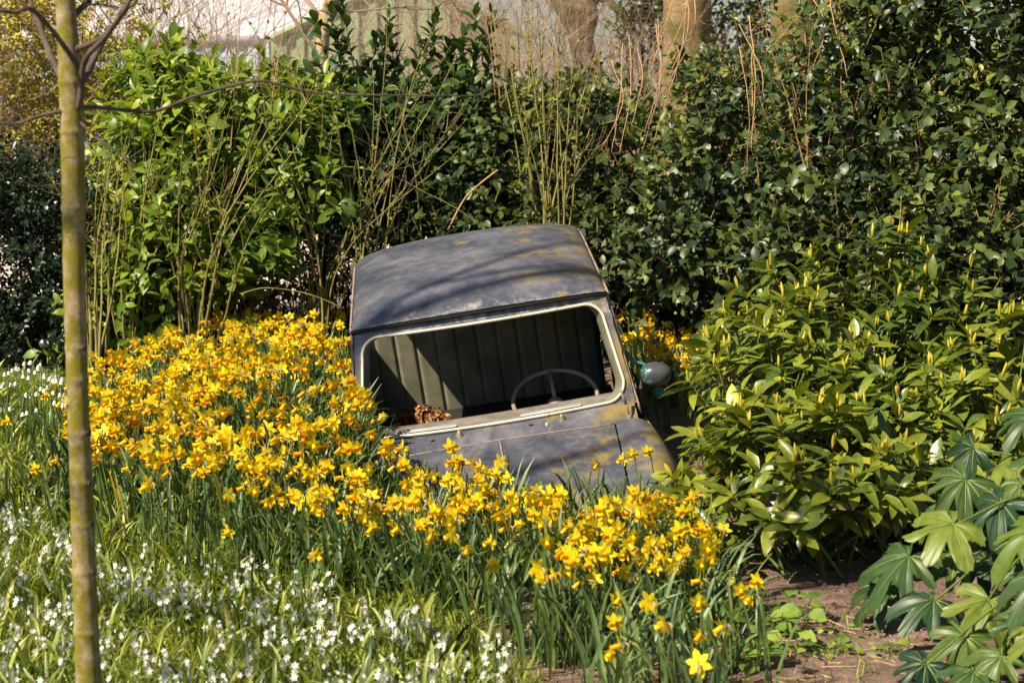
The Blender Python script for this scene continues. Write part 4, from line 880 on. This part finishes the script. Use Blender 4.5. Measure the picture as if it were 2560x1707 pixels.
for u, v, Yd, R0, ang in FL:
    A = fatsia_leaf(rng, int(rng.integers(6, 8)), R0 * .88); L = A.build('leaf', [M['fatsia'], M['vein']], r); p = at(u + 85, v, Yd)
    p[2] = max(p[2], float(gz(p[0], p[1])) + .06)
    a = math.radians(ang); tip = np.array([math.sin(a) * .9, -abs(math.cos(a)) * .55 - .15, -.42 + rng.normal(0, .12)]); nm = np.array([-.28 + rng.normal(0, .25), -.55 + rng.normal(0, .2), 1.0])
    F_ = frames(tip[None], nm[None])[0]; L.matrix_world = Matrix.Translation(Vector(p)) @ Matrix(F_.tolist()).to_4x4()
    A = Acc(); q = ROOT + [rng.normal(0, .1), rng.normal(0, .1), rng.uniform(.05, .4)]; tube(A, spline([q, (p + q) / 2 + [0, .02, .08], p - F_[:, 2] * .003], 6), np.linspace(.006, .0035, 13), 6); A.build('leaf_stalk', M['greenstem'], r)
A = Acc()
for k in range(4): tube(A, spline([ROOT + [rng.normal(0, .06), rng.normal(0, .06), -.05], ROOT + [rng.normal(0, .12), 0, .25], ROOT + [rng.normal(0, .15), rng.normal(0, .1), .5]], 6), np.linspace(.018, .010, 13), 8)
A.build('stems', M['darkstem'], r)
# ------------------------------------------------------------------ daffodils
rng = np.random.default_rng(81)
def comb(accs_off):
    """several Acc -> one template with material offsets; rnd kept per vertex"""
    V = []; Q = []; T = []; MQ = []; MT = []; n = 0
    for a, off in accs_off:
        v = np.concatenate(a.V); V.append(v)
        if a.Q: q = np.concatenate(a.Q); Q.append(q + n); MQ.append(np.concatenate(a.MQ) + off)
        if a.T: t = np.concatenate(a.T); T.append(t + n); MT.append(np.concatenate(a.MT) + off)
        n += len(v)
    cat = lambda L, k: np.concatenate(L) if L else np.zeros((0, k) if k else 0, int)
    return np.concatenate(V), cat(Q, 4), cat(T, 3), cat(MQ, 0), cat(MT, 0)
def strap(acc, b, az, L, w, lean, bend, r, m=0, n=6, tw=0):
    s = np.linspace(0, 1, n + 1); th = lean + bend * s ** 2.2; ds = L / n
    h = np.concatenate([[0], np.cumsum(np.sin(th[1:]) * ds)]); z = np.concatenate([[0], np.cumsum(np.cos(th[1:]) * ds)])
    d = np.array([math.cos(az), math.sin(az), 0]); sd = np.array([-math.sin(az + tw), math.cos(az + tw), 0]); c = np.array(b) + h[:, None] * d + z[:, None] * [0, 0, 1]
    ww = w * np.minimum(1, (1 - s) * 4 + .05) * (.75 + .25 * np.minimum(1, s * 4)); nn = np.stack([-np.cos(th)[:, None] * d[None, :, ] + np.sin(th)[:, None] * np.array([0, 0, 1.])], 0)[0]
    V = np.stack([c - sd * ww[:, None], c + nn * -(ww * .35)[:, None], c + sd * ww[:, None]], 1).reshape(-1, 3); k = np.arange(n) * 3
    acc.add(V, np.concatenate([np.stack([k, k + 1, k + 4, k + 3], -1), np.stack([k + 1, k + 2, k + 5, k + 4], -1)]), mq=m, r=r)
PET = leaf_t(4, .28, .16, -.06, .5)
def flower(rng, P, D, s=1.0, young=0):
    """petals acc, trumpet acc in plant space; flower centre P, facing D"""
    D = nrm(np.array(D, float)); F_ = frames(D[None], np.array([[0, 0, 1.]]))[0]; ax, ay, az_ = F_[:, 0], F_[:, 1], F_[:, 2]
    A = Acc(); a0 = rng.uniform(0, 1); refl = rng.uniform(-.15, .45) - young
    for k in range(6):
        a = a0 + k * PI / 3 + rng.normal(0, .07); rad = ax * math.cos(a) + az_ * math.sin(a); rf = refl + rng.normal(0, .12) + (.08 if k % 2 else 0); d = nrm(rad * math.cos(rf) - ay * math.sin(rf)); A.inst(PET, frames(d[None], (ay + rad * .2)[None]), (P - ay * (.001 * (k % 2)))[None], np.array([.036 * s * rng.uniform(.9, 1.08)]), np.array([rng.uniform(.2, 1)]))
    B = Acc(); n = 12; prof = [(.0055, 0), (.0075, .011), (.0082, .023), (.0098, .030), (.0118, .0325)]; V = []
    for q, (rr, h) in enumerate(prof):
        for t in range(n): an = 2 * PI * t / n; f = 1 + (.12 * math.sin(an * 6) if q == 4 else 0); V.append(P + s * (ay * h + rr * f * (ax * math.cos(an) + az_ * math.sin(an))))
    i, j = np.meshgrid(np.arange(4), np.arange(n), indexing='ij'); j2 = (j + 1) % n; B.add(V, np.stack([i * n + j, i * n + j2, (i + 1) * n + j2, (i + 1) * n + j], -1).reshape(-1, 4), None, r=rng.uniform(.1, .9)); B.add(np.array(V[:n]), None, [(0, k, k + 1) for k in range(1, n - 1)], r=.5)
    return A, B
PROTO = []; AZ = {}
for q in range(12):
    L = Acc(); h = rng.uniform(.25, .31)
    for k in range(int(rng.integers(3, 6))): strap(L, [rng.normal(0, .012), rng.normal(0, .012), -.02], rng.uniform(0, 6.28), rng.uniform(.22, .34), rng.uniform(.004, .0062), rng.uniform(.02, .22), rng.choice([.2, .5, 1.2, 2.3], p=[.35, .35, .2, .1]), rng.uniform(.1, .85), tw=rng.normal(0, .6))
    Sx = Acc(); n = 1 + (q % 3 == 0); fl = []
    top = np.array([rng.normal(0, .025), rng.normal(0, .025), h]); st = spline([[0, 0, -.02], top * [.4, .4, .5], top], 4); tube(Sx, st, np.linspace(.0032, .0026, len(st)), 5, 0)
    for k in range(n):
        az = rng.normal(-PI / 2 - .45, .95); el = rng.uniform(-1.0, -.15); AZ.setdefault(q, az); D = np.array([math.cos(az) * math.cos(el), math.sin(az) * math.cos(el), math.sin(el)]); off = np.array([math.cos(az), math.sin(az), .35]) * (.022 + .012 * k) + (np.array([rng.normal(0, .02), rng.normal(0, .02), 0]) if k else 0)
        c = top + off; nk = spline([top, top + off * .55 + [0, 0, .010], c - D * .012], 3); tube(Sx, nk, [.0022] * (len(nk) - 1) + [.0035], 5, 0); tube(Sx, [top - [0, 0, .012], top + [0, 0, .008], nk[len(nk) // 2]], [.0025, .005, .0012], 5, 1)
        fl.append(flower(rng, c, D, rng.uniform(.80, 1.02), .95 if (q in (5, 9) and k == n - 1) else .35 if q == 2 else 0))
    PROTO.append((L, Sx, fl))
PM = []
for k, (L, Sx, fl) in enumerate(PROTO):
    PM.append((L.mesh('foliage', [M['strap']]), Sx.mesh('stem', [M['greenstem'], M['spathe']]), [(a.mesh('flower', [M['petal']]), b.mesh('trumpet', [M['trumpet']])) for a, b in fl]))
PT = [comb([(L, 0), (Sx, 1)] + sum([[(a, 3), (b, 4)] for a, b in fl], [])) for L, Sx, fl in PROTO]
PTM = [M['strap'], M['greenstem'], M['spathe'], M['petal'], M['trumpet']]
def incar(x, y, mx=.74):
    z = gz(x, y); c = toCar(np.stack([x, y, z], -1)); return (np.abs(c[..., 0]) < np.where((c[..., 1] < -.02) & (c[..., 0] < 0), mx - .12, mx)) & (c[..., 1] > -.98) & (c[..., 1] < 1.72)
def copy_daff(x, y, rot, s, label, group, q, hz=1):
    e = empty('daffodil', (x, y, float(gz(x, y))), (rng.normal(0, .06), rng.normal(0, .06), rot)); e.scale = (s, s, s * hz); tag(e, label, 'daffodil', group); f, st, fl = PM[q]
    for nm, me, kids in (('foliage', f, ()), ('stem', st, ())): o = bpy.data.objects.new(nm, me); COL.objects.link(o); o.parent = e
    for a, b in fl: o = bpy.data.objects.new('flower', a); COL.objects.link(o); o.parent = e; o2 = bpy.data.objects.new('trumpet', b); COL.objects.link(o2); o2.parent = o
BED = [(205, 905), (300, 860), (400, 845), (480, 805), (620, 785), (880, 775), (880, 900), (905, 950), (925, 1010), (950, 1060), (1000, 1090), (1130, 1115), (1280, 1190), (1400, 1225), (1440, 1260), (1360, 1310), (1290, 1275), (1180, 1320), (1060, 1330), (1000, 1270), (900, 1300), (820, 1260), (740, 1250), (640, 1220), (560, 1200), (430, 1200), (330, 1160), (240, 1120), (165, 1100), (165, 950)]
FRONT = [(1340, 1250), (1420, 1240), (1480, 1230), (1560, 1205), (1650, 1180), (1680, 1200), (1750, 1290), (1780, 1370), (1700, 1420), (1600, 1410), (1520, 1440), (1440, 1450), (1400, 1400), (1470, 1330), (1380, 1290)]
BEHIND = [(1552, 790), (1620, 775), (1680, 808), (1740, 815), (1820, 835), (1830, 880), (1700, 915), (1660, 940), (1600, 890)]
GAPS = [[(720, 900), (790, 885), (880, 930), (880, 990), (800, 960)], [(1440, 1110), (1520, 1090), (1520, 1130), (1440, 1150)]]
cand = []
def fill(poly, dens, xr, yr):
    n = int(dens * (xr[1] - xr[0]) * (yr[1] - yr[0])); x = rng.uniform(*xr, n); y = rng.uniform(*yr, n); u, v = proj(np.stack([x, y, gz(x, y) + .29], -1)); ok = inpoly(u, v, poly) & ~incar(x, y, .67)
    for g in GAPS: ok &= ~inpoly(u, v, g)
    return np.stack([x[ok], y[ok]], -1)
bed = np.concatenate([fill(BED, 175, (-2.8, .6), (7.0, 13)), fill([(860, 900), (1500, 1100), (1500, 1340), (640, 1340), (640, 1100)], 70, (-1.2, .6), (6.5, 9))]); bed = np.concatenate([bed, fill([(480, 930), (900, 930), (900, 1120), (480, 1120)], 75, (-2, 0), (7, 10.5))]); bed = bed[inpoly(*proj(np.stack([bed[:, 0], bed[:, 1], gz(bed[:, 0], bed[:, 1]) + .29], -1)), BED)]; fr = fill(FRONT, 200, (0, 1.3), (6, 8.6)); bh = fill(BEHIND, 95, (.5, 1.4), (9.5, 12.5))
clump = lambda P: P[(np.sin(P[:, 0] * 6.1 + 1) * np.sin(P[:, 1] * 4.3) + rng.uniform(-1.1, 1, len(P))) > -.85]
bed = clump(bed); print('daffodils', len(bed), len(fr), len(bh))
def ground_under(u, v, h):
    Yd = 7.
    for _ in range(30): w = at(u, v, Yd); Yd += ((w[2] - h - float(gz(w[0], w[1]))) * 4.5)
    w = at(u, v, Yd); return w
ONE = [(1550, 1496, 'lone daffodil in front of the dark leaves, above the pair near the bottom edge'), (1562, 1540, 'small daffodil low between the front clump and the bottom edge'), (1552, 1628, 'left daffodil of the pair near the bottom edge, right of the white squills'), (1594, 1640, 'right daffodil of the pair near the bottom edge'),
       (1694, 1564, 'daffodil right of the bottom pair, at the edge of the bare soil'), (1662, 1516, 'daffodil with drooping petals above the bare soil edge'), (1742, 1596, 'tall daffodil with upright petals over the weeds'), (1771, 1450, 'daffodil under the spotted laurel beside the front clump'), (1758, 1507, 'daffodil among strap leaves left of the weeds'),
       (1843, 1461, 'daffodil close under the spotted laurel, above the weeds'), (1899, 1463, 'second daffodil from the right under the spotted laurel'), (1935, 1510, 'rightmost daffodil, over the leafy weeds by the soil'), (1835, 1569, 'single daffodil leaning over the leafy weeds'), (1760, 1677, 'daffodil at the bottom edge, left of the bare soil'),
       (1789, 1404, 'daffodil at the right end of the front clump'), (1729, 1281, 'daffodil touching the lower left leaves of the spotted laurel'), (1794, 1327, 'daffodil half hidden under the spotted laurel'), (118, 1165, 'left of two daffodils in the lawn left of the sapling'), (142, 1159, 'daffodil next to the sapling trunk, left side'),
       (266, 1225, 'lone daffodil low and right of the sapling'), (374, 1219, 'front daffodil over the white squills right of the sapling'), (417, 1213, 'second front daffodil over the white squills right of the sapling'), (670, 1255, 'daffodil pair above the long green leaves left of centre'), (607, 1325, 'single dark-cupped daffodil hanging over the leaves left of centre'),
       (758, 1391, 'lowest daffodil at the bed front, beside the squills'), (45, 1056, 'small daffodil in the tall grass at the far left'), (130, 992, 'daffodil among the snowflakes left of the sapling'), (248, 1017, 'orange-cupped daffodil just right of the sapling'), (1024, 1324, 'daffodil above the dark shaded leaves in the middle'),
       (1166, 1344, 'daffodil on the shaded front of the bed, centre'), (1170, 1376, 'lower daffodil on the shaded front of the bed, centre'), (1230, 1360, 'daffodil alone on the dark leaves, centre'), (1362, 1356, 'daffodil with a bent neck over the dark leaves'), (1284, 1400, 'lowest daffodil of the shaded middle'), (1388, 1452, 'left daffodil of the pair at the left tip of the front clump'), (1414, 1458, 'right daffodil of the pair at the left tip of the front clump'),
       (1448, 1368, 'daffodil at the upper left of the front clump'), (1270, 1165, 'daffodil standing against the bare bonnet'), (1484, 1165, 'daffodil against the bonnet left of the wing gap'), (1550, 1145, 'tall daffodil in front of the right wing gap'), (1600, 1140, 'daffodil in front of the right wing'), (1645, 1118, 'highest daffodil at the right wing edge'), (690, 780, 'daffodil sticking up from the back of the bed, left of the car')]
for k, (u, v, lab) in enumerate(ONE):
    h = .27 if v > 1100 else .30; w = ground_under(u, v, h); q = [1, 2, 4, 5, 7, 8, 10, 11][k % 8]; s = h / PROTO[q][1].V[0][:, 2].max() * 1.0
    copy_daff(w[0], w[1], rng.normal(-.1, .35), s, lab, 'daffodils', q)
ZN = [(lambda u, v: v > 1200, 'yellow daffodil in the dense front edge of the bed below the bonnet and long leaves', 'daffodils along the front edge of the bed'), (lambda u, v: (u > 860) & (v <= 1200), 'yellow daffodil crowding right in front of the sunken bonnet', 'daffodils in front of the bonnet')]
allp = np.concatenate([bed, fr]); lab_fr = np.arange(len(allp)) >= len(bed); order = np.argsort(allp[:, 1]); nthing = 255; cnt = 0; rest = []
for k in order:
    x, y = allp[k]; u, v = proj(np.array([x, y, float(gz(x, y)) + .29])); q = int(rng.integers(0, 12)); s = rng.uniform(.88, 1.12) * (.86 if u > 1150 and v < 1260 else 1)
    if cnt < nthing:
        cnt += 1
        fa = (AZ[q] + PI / 2 + PI) % (2 * PI) - PI; lb = ('two-headed' if q % 3 == 0 else 'single-headed') + ' daffodil facing ' + ('left' if fa < -.7 else 'right' if fa > .35 else 'the viewer') + ', '
        if lab_fr[k]: lb += ('upper' if v < 1250 else 'middle' if v < 1340 else 'lowest') + ' part of the clump beside the bare soil'; gp = 'daffodils in the front right clump'
        elif u > 860: lb += ('crowded against' if v < 1200 else 'bed edge below') + ' the ' + ['left third', 'centre rib', 'right half'][int(u > 1060) + int(u > 1240)] + ' of the bonnet'; gp = 'daffodils in front of the bonnet'
        elif u < 420: lb += 'left end of the bed, ' + ('against the sapling trunk' if u < 250 else 'a little right of the sapling'); gp = 'daffodils near the sapling'
        else: lb += ('lowest' if v > 1080 else 'middle') + ' rows of the bed ' + ('midway between sapling and car' if u < 640 else 'close beside the car'); gp = 'daffodils in the bed left of the car'
        copy_daff(x, y, rng.normal(-.1, .45), s, lb, gp, q)
    else: rest.append((x, y, q, s))
for x, y in bh: rest.append((x, y, int(rng.integers(0, 12)), rng.uniform(.85, 1.1)))
A = Acc(); R_ = np.array([(a, b, c, d) for a, b, c, d in rest])
for q in range(12):
    m_ = R_[:, 2] == q; n = m_.sum(); a = rng.normal(-.1, .5, n); c, s_ = np.cos(a), np.sin(a); z = 0 * a
    Rm = np.stack([np.stack([c, -s_, z], -1), np.stack([s_, c, z], -1), np.stack([z, z, z + 1], -1)], 1); A.inst(PT[q], Rm, np.stack([R_[m_, 0], R_[m_, 1], gz(R_[m_, 0], R_[m_, 1])], -1), R_[m_, 3], rng.random(n))
tag(A.build('daffodils', PTM), 'mass of yellow daffodils in the back of the bed and right of the car', 'daffodils', kind='stuff')

# strap leaves between the flowers and on the bed's front
def strap_field(name, pts, L, w, lean, rng, mats, bendmax=1.6, rr=(.05, .9), z0=-.01):
    A = Acc(); T = []
    for k in range(14): B = Acc(); strap(B, [0, 0, z0], 0, 1, w / L, rng.uniform(0, lean), rng.uniform(.1, bendmax), .5, n=5, tw=rng.normal(0, .5)); T.append(comb([(B, 0)]))
    q = rng.integers(0, 14, len(pts))
    for k in range(14):
        m_ = q == k; n = m_.sum(); a = rng.uniform(0, 6.28, n); c, s_ = np.cos(a), np.sin(a); z = 0 * a; Rm = np.stack([np.stack([c, -s_, z], -1), np.stack([s_, c, z], -1), np.stack([z, z, z + 1], -1)], 1); P = pts[m_]
        A.inst(T[k], Rm, np.stack([P[:, 0], P[:, 1], gz(P[:, 0], P[:, 1])], -1), L * rng.uniform(.55, 1.15, n), np.clip(rng.normal((rr[0] + rr[1]) / 2, .22, n), 0, 1))
    return A
def groundfill(n, xr, yr, poly, h=0, cl=None):
    x = rng.uniform(*xr, n); y = rng.uniform(*yr, n); u, v = proj(np.stack([x, y, gz(x, y) + h], -1)); ok = inpoly(u, v, poly) & ~incar(x, y, .70); return np.stack([x[ok], y[ok]], -1)
allb = np.concatenate([bed, fr, bh]); pick = allb[rng.integers(0, len(allb), 4200)] + rng.normal(0, .07, (4200, 2)); pick = pick[~incar(pick[:, 0], pick[:, 1], .70)]
FR2 = [(430, 1480), (520, 1380), (900, 1350), (1400, 1300), (1700, 1350), (1850, 1560), (1800, 1760), (1500, 1800), (1330, 1720), (1230, 1590), (1000, 1520), (760, 1500)]
extra = groundfill(5600, (-1.3, 1.1), (5.2, 8.5), FR2); extra = extra[(np.sin(extra[:, 0] * 9) * np.sin(extra[:, 1] * 8 + 1) + rng.uniform(-.8, .8, len(extra))) > -.15]
tag(strap_field('f', np.concatenate([pick, extra]), .31, .0068, .35, rng, None, 2.0).build('daffodil_foliage', M['strap']), 'long narrow green leaves of the daffodils filling the bed', 'leaves', kind='stuff')

# ------------------------------------------------------------------ lawn: grass, squill leaves, white squills, snowflakes
LAWN = [(-250, 900), (160, 960), (260, 1250), (500, 1380), (800, 1440), (1020, 1500), (1200, 1570), (1300, 1640), (1400, 1760), (1500, 2000), (-250, 2000)]
g1 = groundfill(80000, (-2.8, .9), (5.0, 10.5), LAWN); print('grass', len(g1))
A = strap_field('g', g1, .07, .0019, .7, rng, None, 1.6); tag(A.build('grass', M['grass']), 'fine short grass of the lawn', 'grass', kind='stuff')
tall = groundfill(17000, (-3.2, .6), (5.2, 12), [(-250, 930), (160, 980), (300, 1300), (700, 1400), (1000, 1500), (1230, 1600), (1330, 1800), (-250, 1900)])
tag(strap_field('s', tall, .155, .0066, 1.25, rng, None, 1.3).build('squill_foliage', M['lawnstrap']), 'low strap-shaped leaves between the white squills', 'leaves', kind='stuff')
far_left = groundfill(2600, (-3.4, -1.2), (8, 12), [(-250, 1000), (-250, 1330), (330, 1330), (200, 1050), (160, 990)]); tag(strap_field('t', far_left, .24, .0055, .7, rng, None, 1.6).build('long_grass', M['lawnstrap']), 'longer arching grass left of the sapling', 'grass', kind='stuff')
sparse = groundfill(2600, (.3, 2.4), (5.0, 7.6), [(1350, 1560), (1900, 1500), (2150, 1560), (2200, 1760), (1300, 1800)]); sparse = sparse[(np.sin(sparse[:, 0] * 8) + np.sin(sparse[:, 1] * 11 + 2)) > .3]
tag(strap_field('u', sparse, .06, .002, .9, rng, None, 1.5).build('soil_grass', M['grass']), 'sparse grass tufts on the bare soil', 'grass', kind='stuff')
A = Acc(); n = 260; P = groundfill(9000, (.2, 2.6), (5.0, 7.4), [(1250, 1570), (1900, 1540), (2200, 1480), (2400, 1500), (2450, 1760), (1250, 1760)])[:n]; a = rng.uniform(0, 6.28, len(P)); A.inst(stick_t(0, 4, .8), frames(np.stack([np.cos(a), np.sin(a), rng.normal(0, .08, len(P))], -1), np.tile([0, 0, 1.], (len(P), 1))), np.stack([P[:, 0], P[:, 1], gz(P[:, 0], P[:, 1]) + .006], -1), np.stack([np.full(len(P), .0015), rng.uniform(.02, .11, len(P)), np.full(len(P), .0015)], -1), rng.random(len(P)))
tag(A.build('straw', M['straw']), 'dry straw bits scattered on the bare soil', 'straw', kind='stuff')
A = Acc(); n = 5200; P = groundfill(n, (.1, 3.2), (5.0, 7.8), [(1150, 1540), (1900, 1420), (2560, 1400), (2650, 1800), (1150, 1760)]); s = rng.gamma(1.5, .0035, len(P)); V0 = nrm(np.array([[x, y, z] for x in (-1, 1) for y in (-1, 1) for z in (-1, 1)], float) + rng.normal(0, .3, (8, 3)))
tq = (V0, np.array([[0, 1, 3, 2], [4, 6, 7, 5], [0, 4, 5, 1], [2, 3, 7, 6], [0, 2, 6, 4], [1, 5, 7, 3]]), np.zeros((0, 3), int), np.zeros(6, int), np.zeros(0, int)); A.inst(tq, frames(rsphere(len(P), rng), rsphere(len(P), rng)), np.stack([P[:, 0], P[:, 1], gz(P[:, 0], P[:, 1])], -1), s, rng.random(len(P)))
tag(A.build('soil_crumbs', M['ground'], None, False), 'crumbs of dry soil', 'soil', kind='stuff')
FP = leaf_t(2, .2, .2, .1, .5)
def squill(rng):
    A = Acc(); h = rng.uniform(.10, .15); top = np.array([rng.normal(0, .012), rng.normal(0, .012), h]); tube(A, [[0, 0, -.01], top * .5, top], .0016, 4, 1)
    for k in range(int(rng.integers(2, 5))):
        c = top * (1 - .12 * k) + [0, 0, 0]; az = rng.uniform(0, 6.28); D = nrm(np.array([math.cos(az), math.sin(az) - .4, rng.uniform(-.3, .6)])); c = c + D * .009; F_ = frames(D[None], np.array([[0, 0, 1.]]))[0]
        for j in range(6): a = j * PI / 3; rd = F_[:, 0] * math.cos(a) + F_[:, 2] * math.sin(a); A.inst(FP, frames((rd * .85 + D * .45)[None], D[None]), c[None], np.array([.0124]), np.array([rng.random()]))
    return A
SQ = [squill(rng) for _ in range(10)]; SQn = [('single-flowered', 'two-flowered', 'three-flowered', 'four-flowered')[min(3, max(0, (sum(len(x) for x in a.V) - 12) // (6 * len(FP[0])) - 1))] for a in SQ]; SQm = [a.mesh('squill', [M['white'], M['greenstem']]) for a in SQ]; SQt = [comb([(a, 0)]) for a in SQ]
WH = [(-60, 1200), (60, 1190), (200, 1290), (320, 1340), (480, 1380), (700, 1400), (760, 1440), (1000, 1490), (1180, 1570), (1300, 1640), (1340, 1700), (1340, 1800), (-60, 1800)]
P = groundfill(9000, (-2.6, .3), (5.0, 9), WH, .11); dens = .5 * np.sin(P[:, 0] * 5.3 + 1) * np.sin(P[:, 1] * 6.7) + .4 * np.sin(P[:, 0] * 13 + P[:, 1] * 9); P = P[dens + rng.uniform(-1, 1, len(P)) > .15]; P = P[:470]; P = P[np.argsort(P[:, 1])]; rest = []
for k, (x, y) in enumerate(P):
    q = int(rng.integers(0, 10))
    if k < 290:
        u, v = proj(np.array([x, y, .1])); o = bpy.data.objects.new('white_squill', SQm[q]); COL.objects.link(o); o.location = (x, y, float(gz(x, y))); o.rotation_euler = (rng.normal(0, .15), rng.normal(0, .15), rng.uniform(0, 6)); s = rng.uniform(.8, 1.25); o.scale = (s, s, s)
        nf = SQn[q] + ' white squill, ' + ('bottom edge of the lawn' if v > 1600 else 'front of the lawn' if v > 1450 else 'lawn near the daffodil leaves')
        if u < 200: tag(o, nf + ' left of the sapling', 'squill', 'white squills left of the sapling')
        elif u < 750: tag(o, nf + (' just right of the sapling' if u < 460 else ' a little further right of the sapling'), 'squill', 'white squills right of the sapling')
        else: tag(o, nf + (' left of the brown soil gap' if u < 1050 else ' at the bare soil'), 'squill', 'white squills near the bare soil')
    else: rest.append((x, y, q))
A = Acc(); R_ = np.array(rest)
for q in range(10):
    m_ = R_[:, 2] == q; n = m_.sum(); a = rng.uniform(0, 6, n); c, s_ = np.cos(a), np.sin(a); z = 0 * a; Rm = np.stack([np.stack([c, -s_, z], -1), np.stack([s_, c, z], -1), np.stack([z, z, z + 1], -1)], 1); A.inst(SQt[q], Rm, np.stack([R_[m_, 0], R_[m_, 1], gz(R_[m_, 0], R_[m_, 1])], -1), rng.uniform(.8, 1.2, n), rng.random(n))
tag(A.build('white_squills', [M['white'], M['greenstem']]), 'drift of white squills further back in the lawn', 'squills', kind='stuff')
BELL = Acc(); lathe(BELL, (0, 0, 0), [(.001, 0), (.006, -.003), (.0085, -.009), (.0085, -.014), (.0105, -.019)], (0, 0, 1), 8)
def snowflake(rng):
    r = []; S_ = Acc(); h = rng.uniform(.32, .42); top = np.array([rng.normal(0, .03), rng.normal(0, .02), h]); tube(S_, spline([[0, 0, -.02], top * [.4, .4, .5], top], 4), .0025, 5, 0)
    for k in range(3): strap(S_, [rng.normal(0, .015), rng.normal(0, .015), -.02], rng.uniform(0, 6.28), rng.uniform(.26, .36), .006, .1, rng.uniform(.2, 1), .5, n=6)
    B = Acc(); bt = comb([(BELL, 0)])
    for k in range(3): c = top + [rng.normal(0, .022), rng.normal(0, .015), -.012 - .006 * k]; tube(S_, [top, (top + c) / 2 + [0, 0, .012], c], .0009, 3, 0); B.inst(bt, np.eye(3)[None], c[None], np.array([.92]), np.array([rng.random()]))
    return S_.mesh('stem', [M['strap']]), B.mesh('bells', [M['white']])
SN = [snowflake(rng) for _ in range(4)]
for k, (u, v) in enumerate([(12, 895), (45, 920), (60, 960), (85, 925), (100, 950), (20, 960), (110, 985), (145, 985), (75, 990), (-30, 930), (130, 960), (150, 1010), (35, 985), (98, 915), (-60, 900), (118, 940), (8, 925), (68, 905), (142, 965)]):
    w = ground_under(u, v, .36); e = empty('snowflake', (w[0], w[1], float(gz(w[0], w[1]))), (0, 0, rng.uniform(0, 6))); tag(e, 'tall snowflake plant with nodding white bells ' + ('at the far left edge' if u < 70 else 'close to the sapling trunk'), 'snowflake', 'snowflakes at the far left'); s_, b_ = SN[k % 4]
    for nm, me in (('stem', s_), ('bells', b_)): o = bpy.data.objects.new(nm, me); COL.objects.link(o); o.parent = e
# leafy weeds on the soil's edge
def weed(name, label, u, v, n, sz, hgt, group=None):
    w = ground_under(u, v, 0); r = empty(name, (w[0], w[1], float(gz(w[0], w[1])))); tag(r, label, 'weed', group); A = Acc(); Ls = Acc(); tm = [leaf_t(5, .42, .12, .35, .5, wave=.02), leaf_t(5, .36, .2, .2, .52, wave=.03)]
    for k in range(n):
        az = rng.uniform(0, 6.28); el = rng.uniform(.1, 1.1); L = sz * rng.uniform(.6, 1.2); b = np.array([rng.normal(0, .03), rng.normal(0, .03), 0]); t = b + np.array([math.cos(az) * math.cos(el), math.sin(az) * math.cos(el), math.sin(el)]) * hgt * rng.uniform(.5, 1.2)
        tube(A, spline([b, (b + t) / 2 + [0, 0, .01], t], 3), .0018, 4, 0); D = nrm(t - b + [math.cos(az) * .06, math.sin(az) * .06, -.03]); Ls.inst(tm[k % 2], frames(D[None], np.array([[rng.normal(0, .3), -.4, 1.]])), t[None], np.array([L]), np.array([rng.random()]))
    A.build('stems', M['greenstem'], r); Ls.build('leaves', M['weed'], r)
weed('leafy_weed', 'broad-leaved pale green weed below the single leaning daffodil', 1890, 1600, 26, .075, .13)
weed('leafy_weed', 'rounded-leaf weed right under the spotted laurel edge', 1965, 1560, 24, .06, .12)
weed('leafy_weed', 'bright broad leaves at the bottom left of the soil patch', 1850, 1660, 18, .075, .10)
weed('leafy_weed', 'low weed in the middle of the bare soil', 2060, 1635, 22, .035, .07)
weed('leafy_weed', 'tiny weed seedling on the bare soil below the laurel', 2115, 1590, 8, .035, .05)
weed('leafy_weed', 'small weed right at the foot of the lobed leaves', 2230, 1640, 14, .04, .06)
weed('leafy_weed', 'pale weed in the grass below the long leaves left of centre', 1035, 1480, 14, .04, .07)
weed('leafy_weed', 'small weed beside the brown soil gap at the lawn edge', 1240, 1545, 10, .035, .05)
A = Acc(); n = 1400; P = groundfill(n * 3, (.1, 2.4), (5.0, 7.2), [(1700, 1560), (2150, 1560), (2250, 1680), (2100, 1740), (1650, 1740)])[:n]; P = P[(np.sin(P[:, 0] * 9 + 1) + np.sin(P[:, 1] * 12)) > 0]; A.inst(leaf_t(2, .4, .2, .2, .5), frames(rsphere(len(P), rng) * [1, 1, .4] + [0, 0, .15], np.tile([0, -.2, 1.], (len(P), 1))), np.stack([P[:, 0], P[:, 1], gz(P[:, 0], P[:, 1]) + rng.uniform(.003, .03, len(P))], -1), rng.uniform(.008, .02, len(P)), rng.random(len(P)))
tag(A.build('ground_cover', M['weed']), 'tiny creeping seedlings on the bare soil', 'ground cover', kind='stuff')
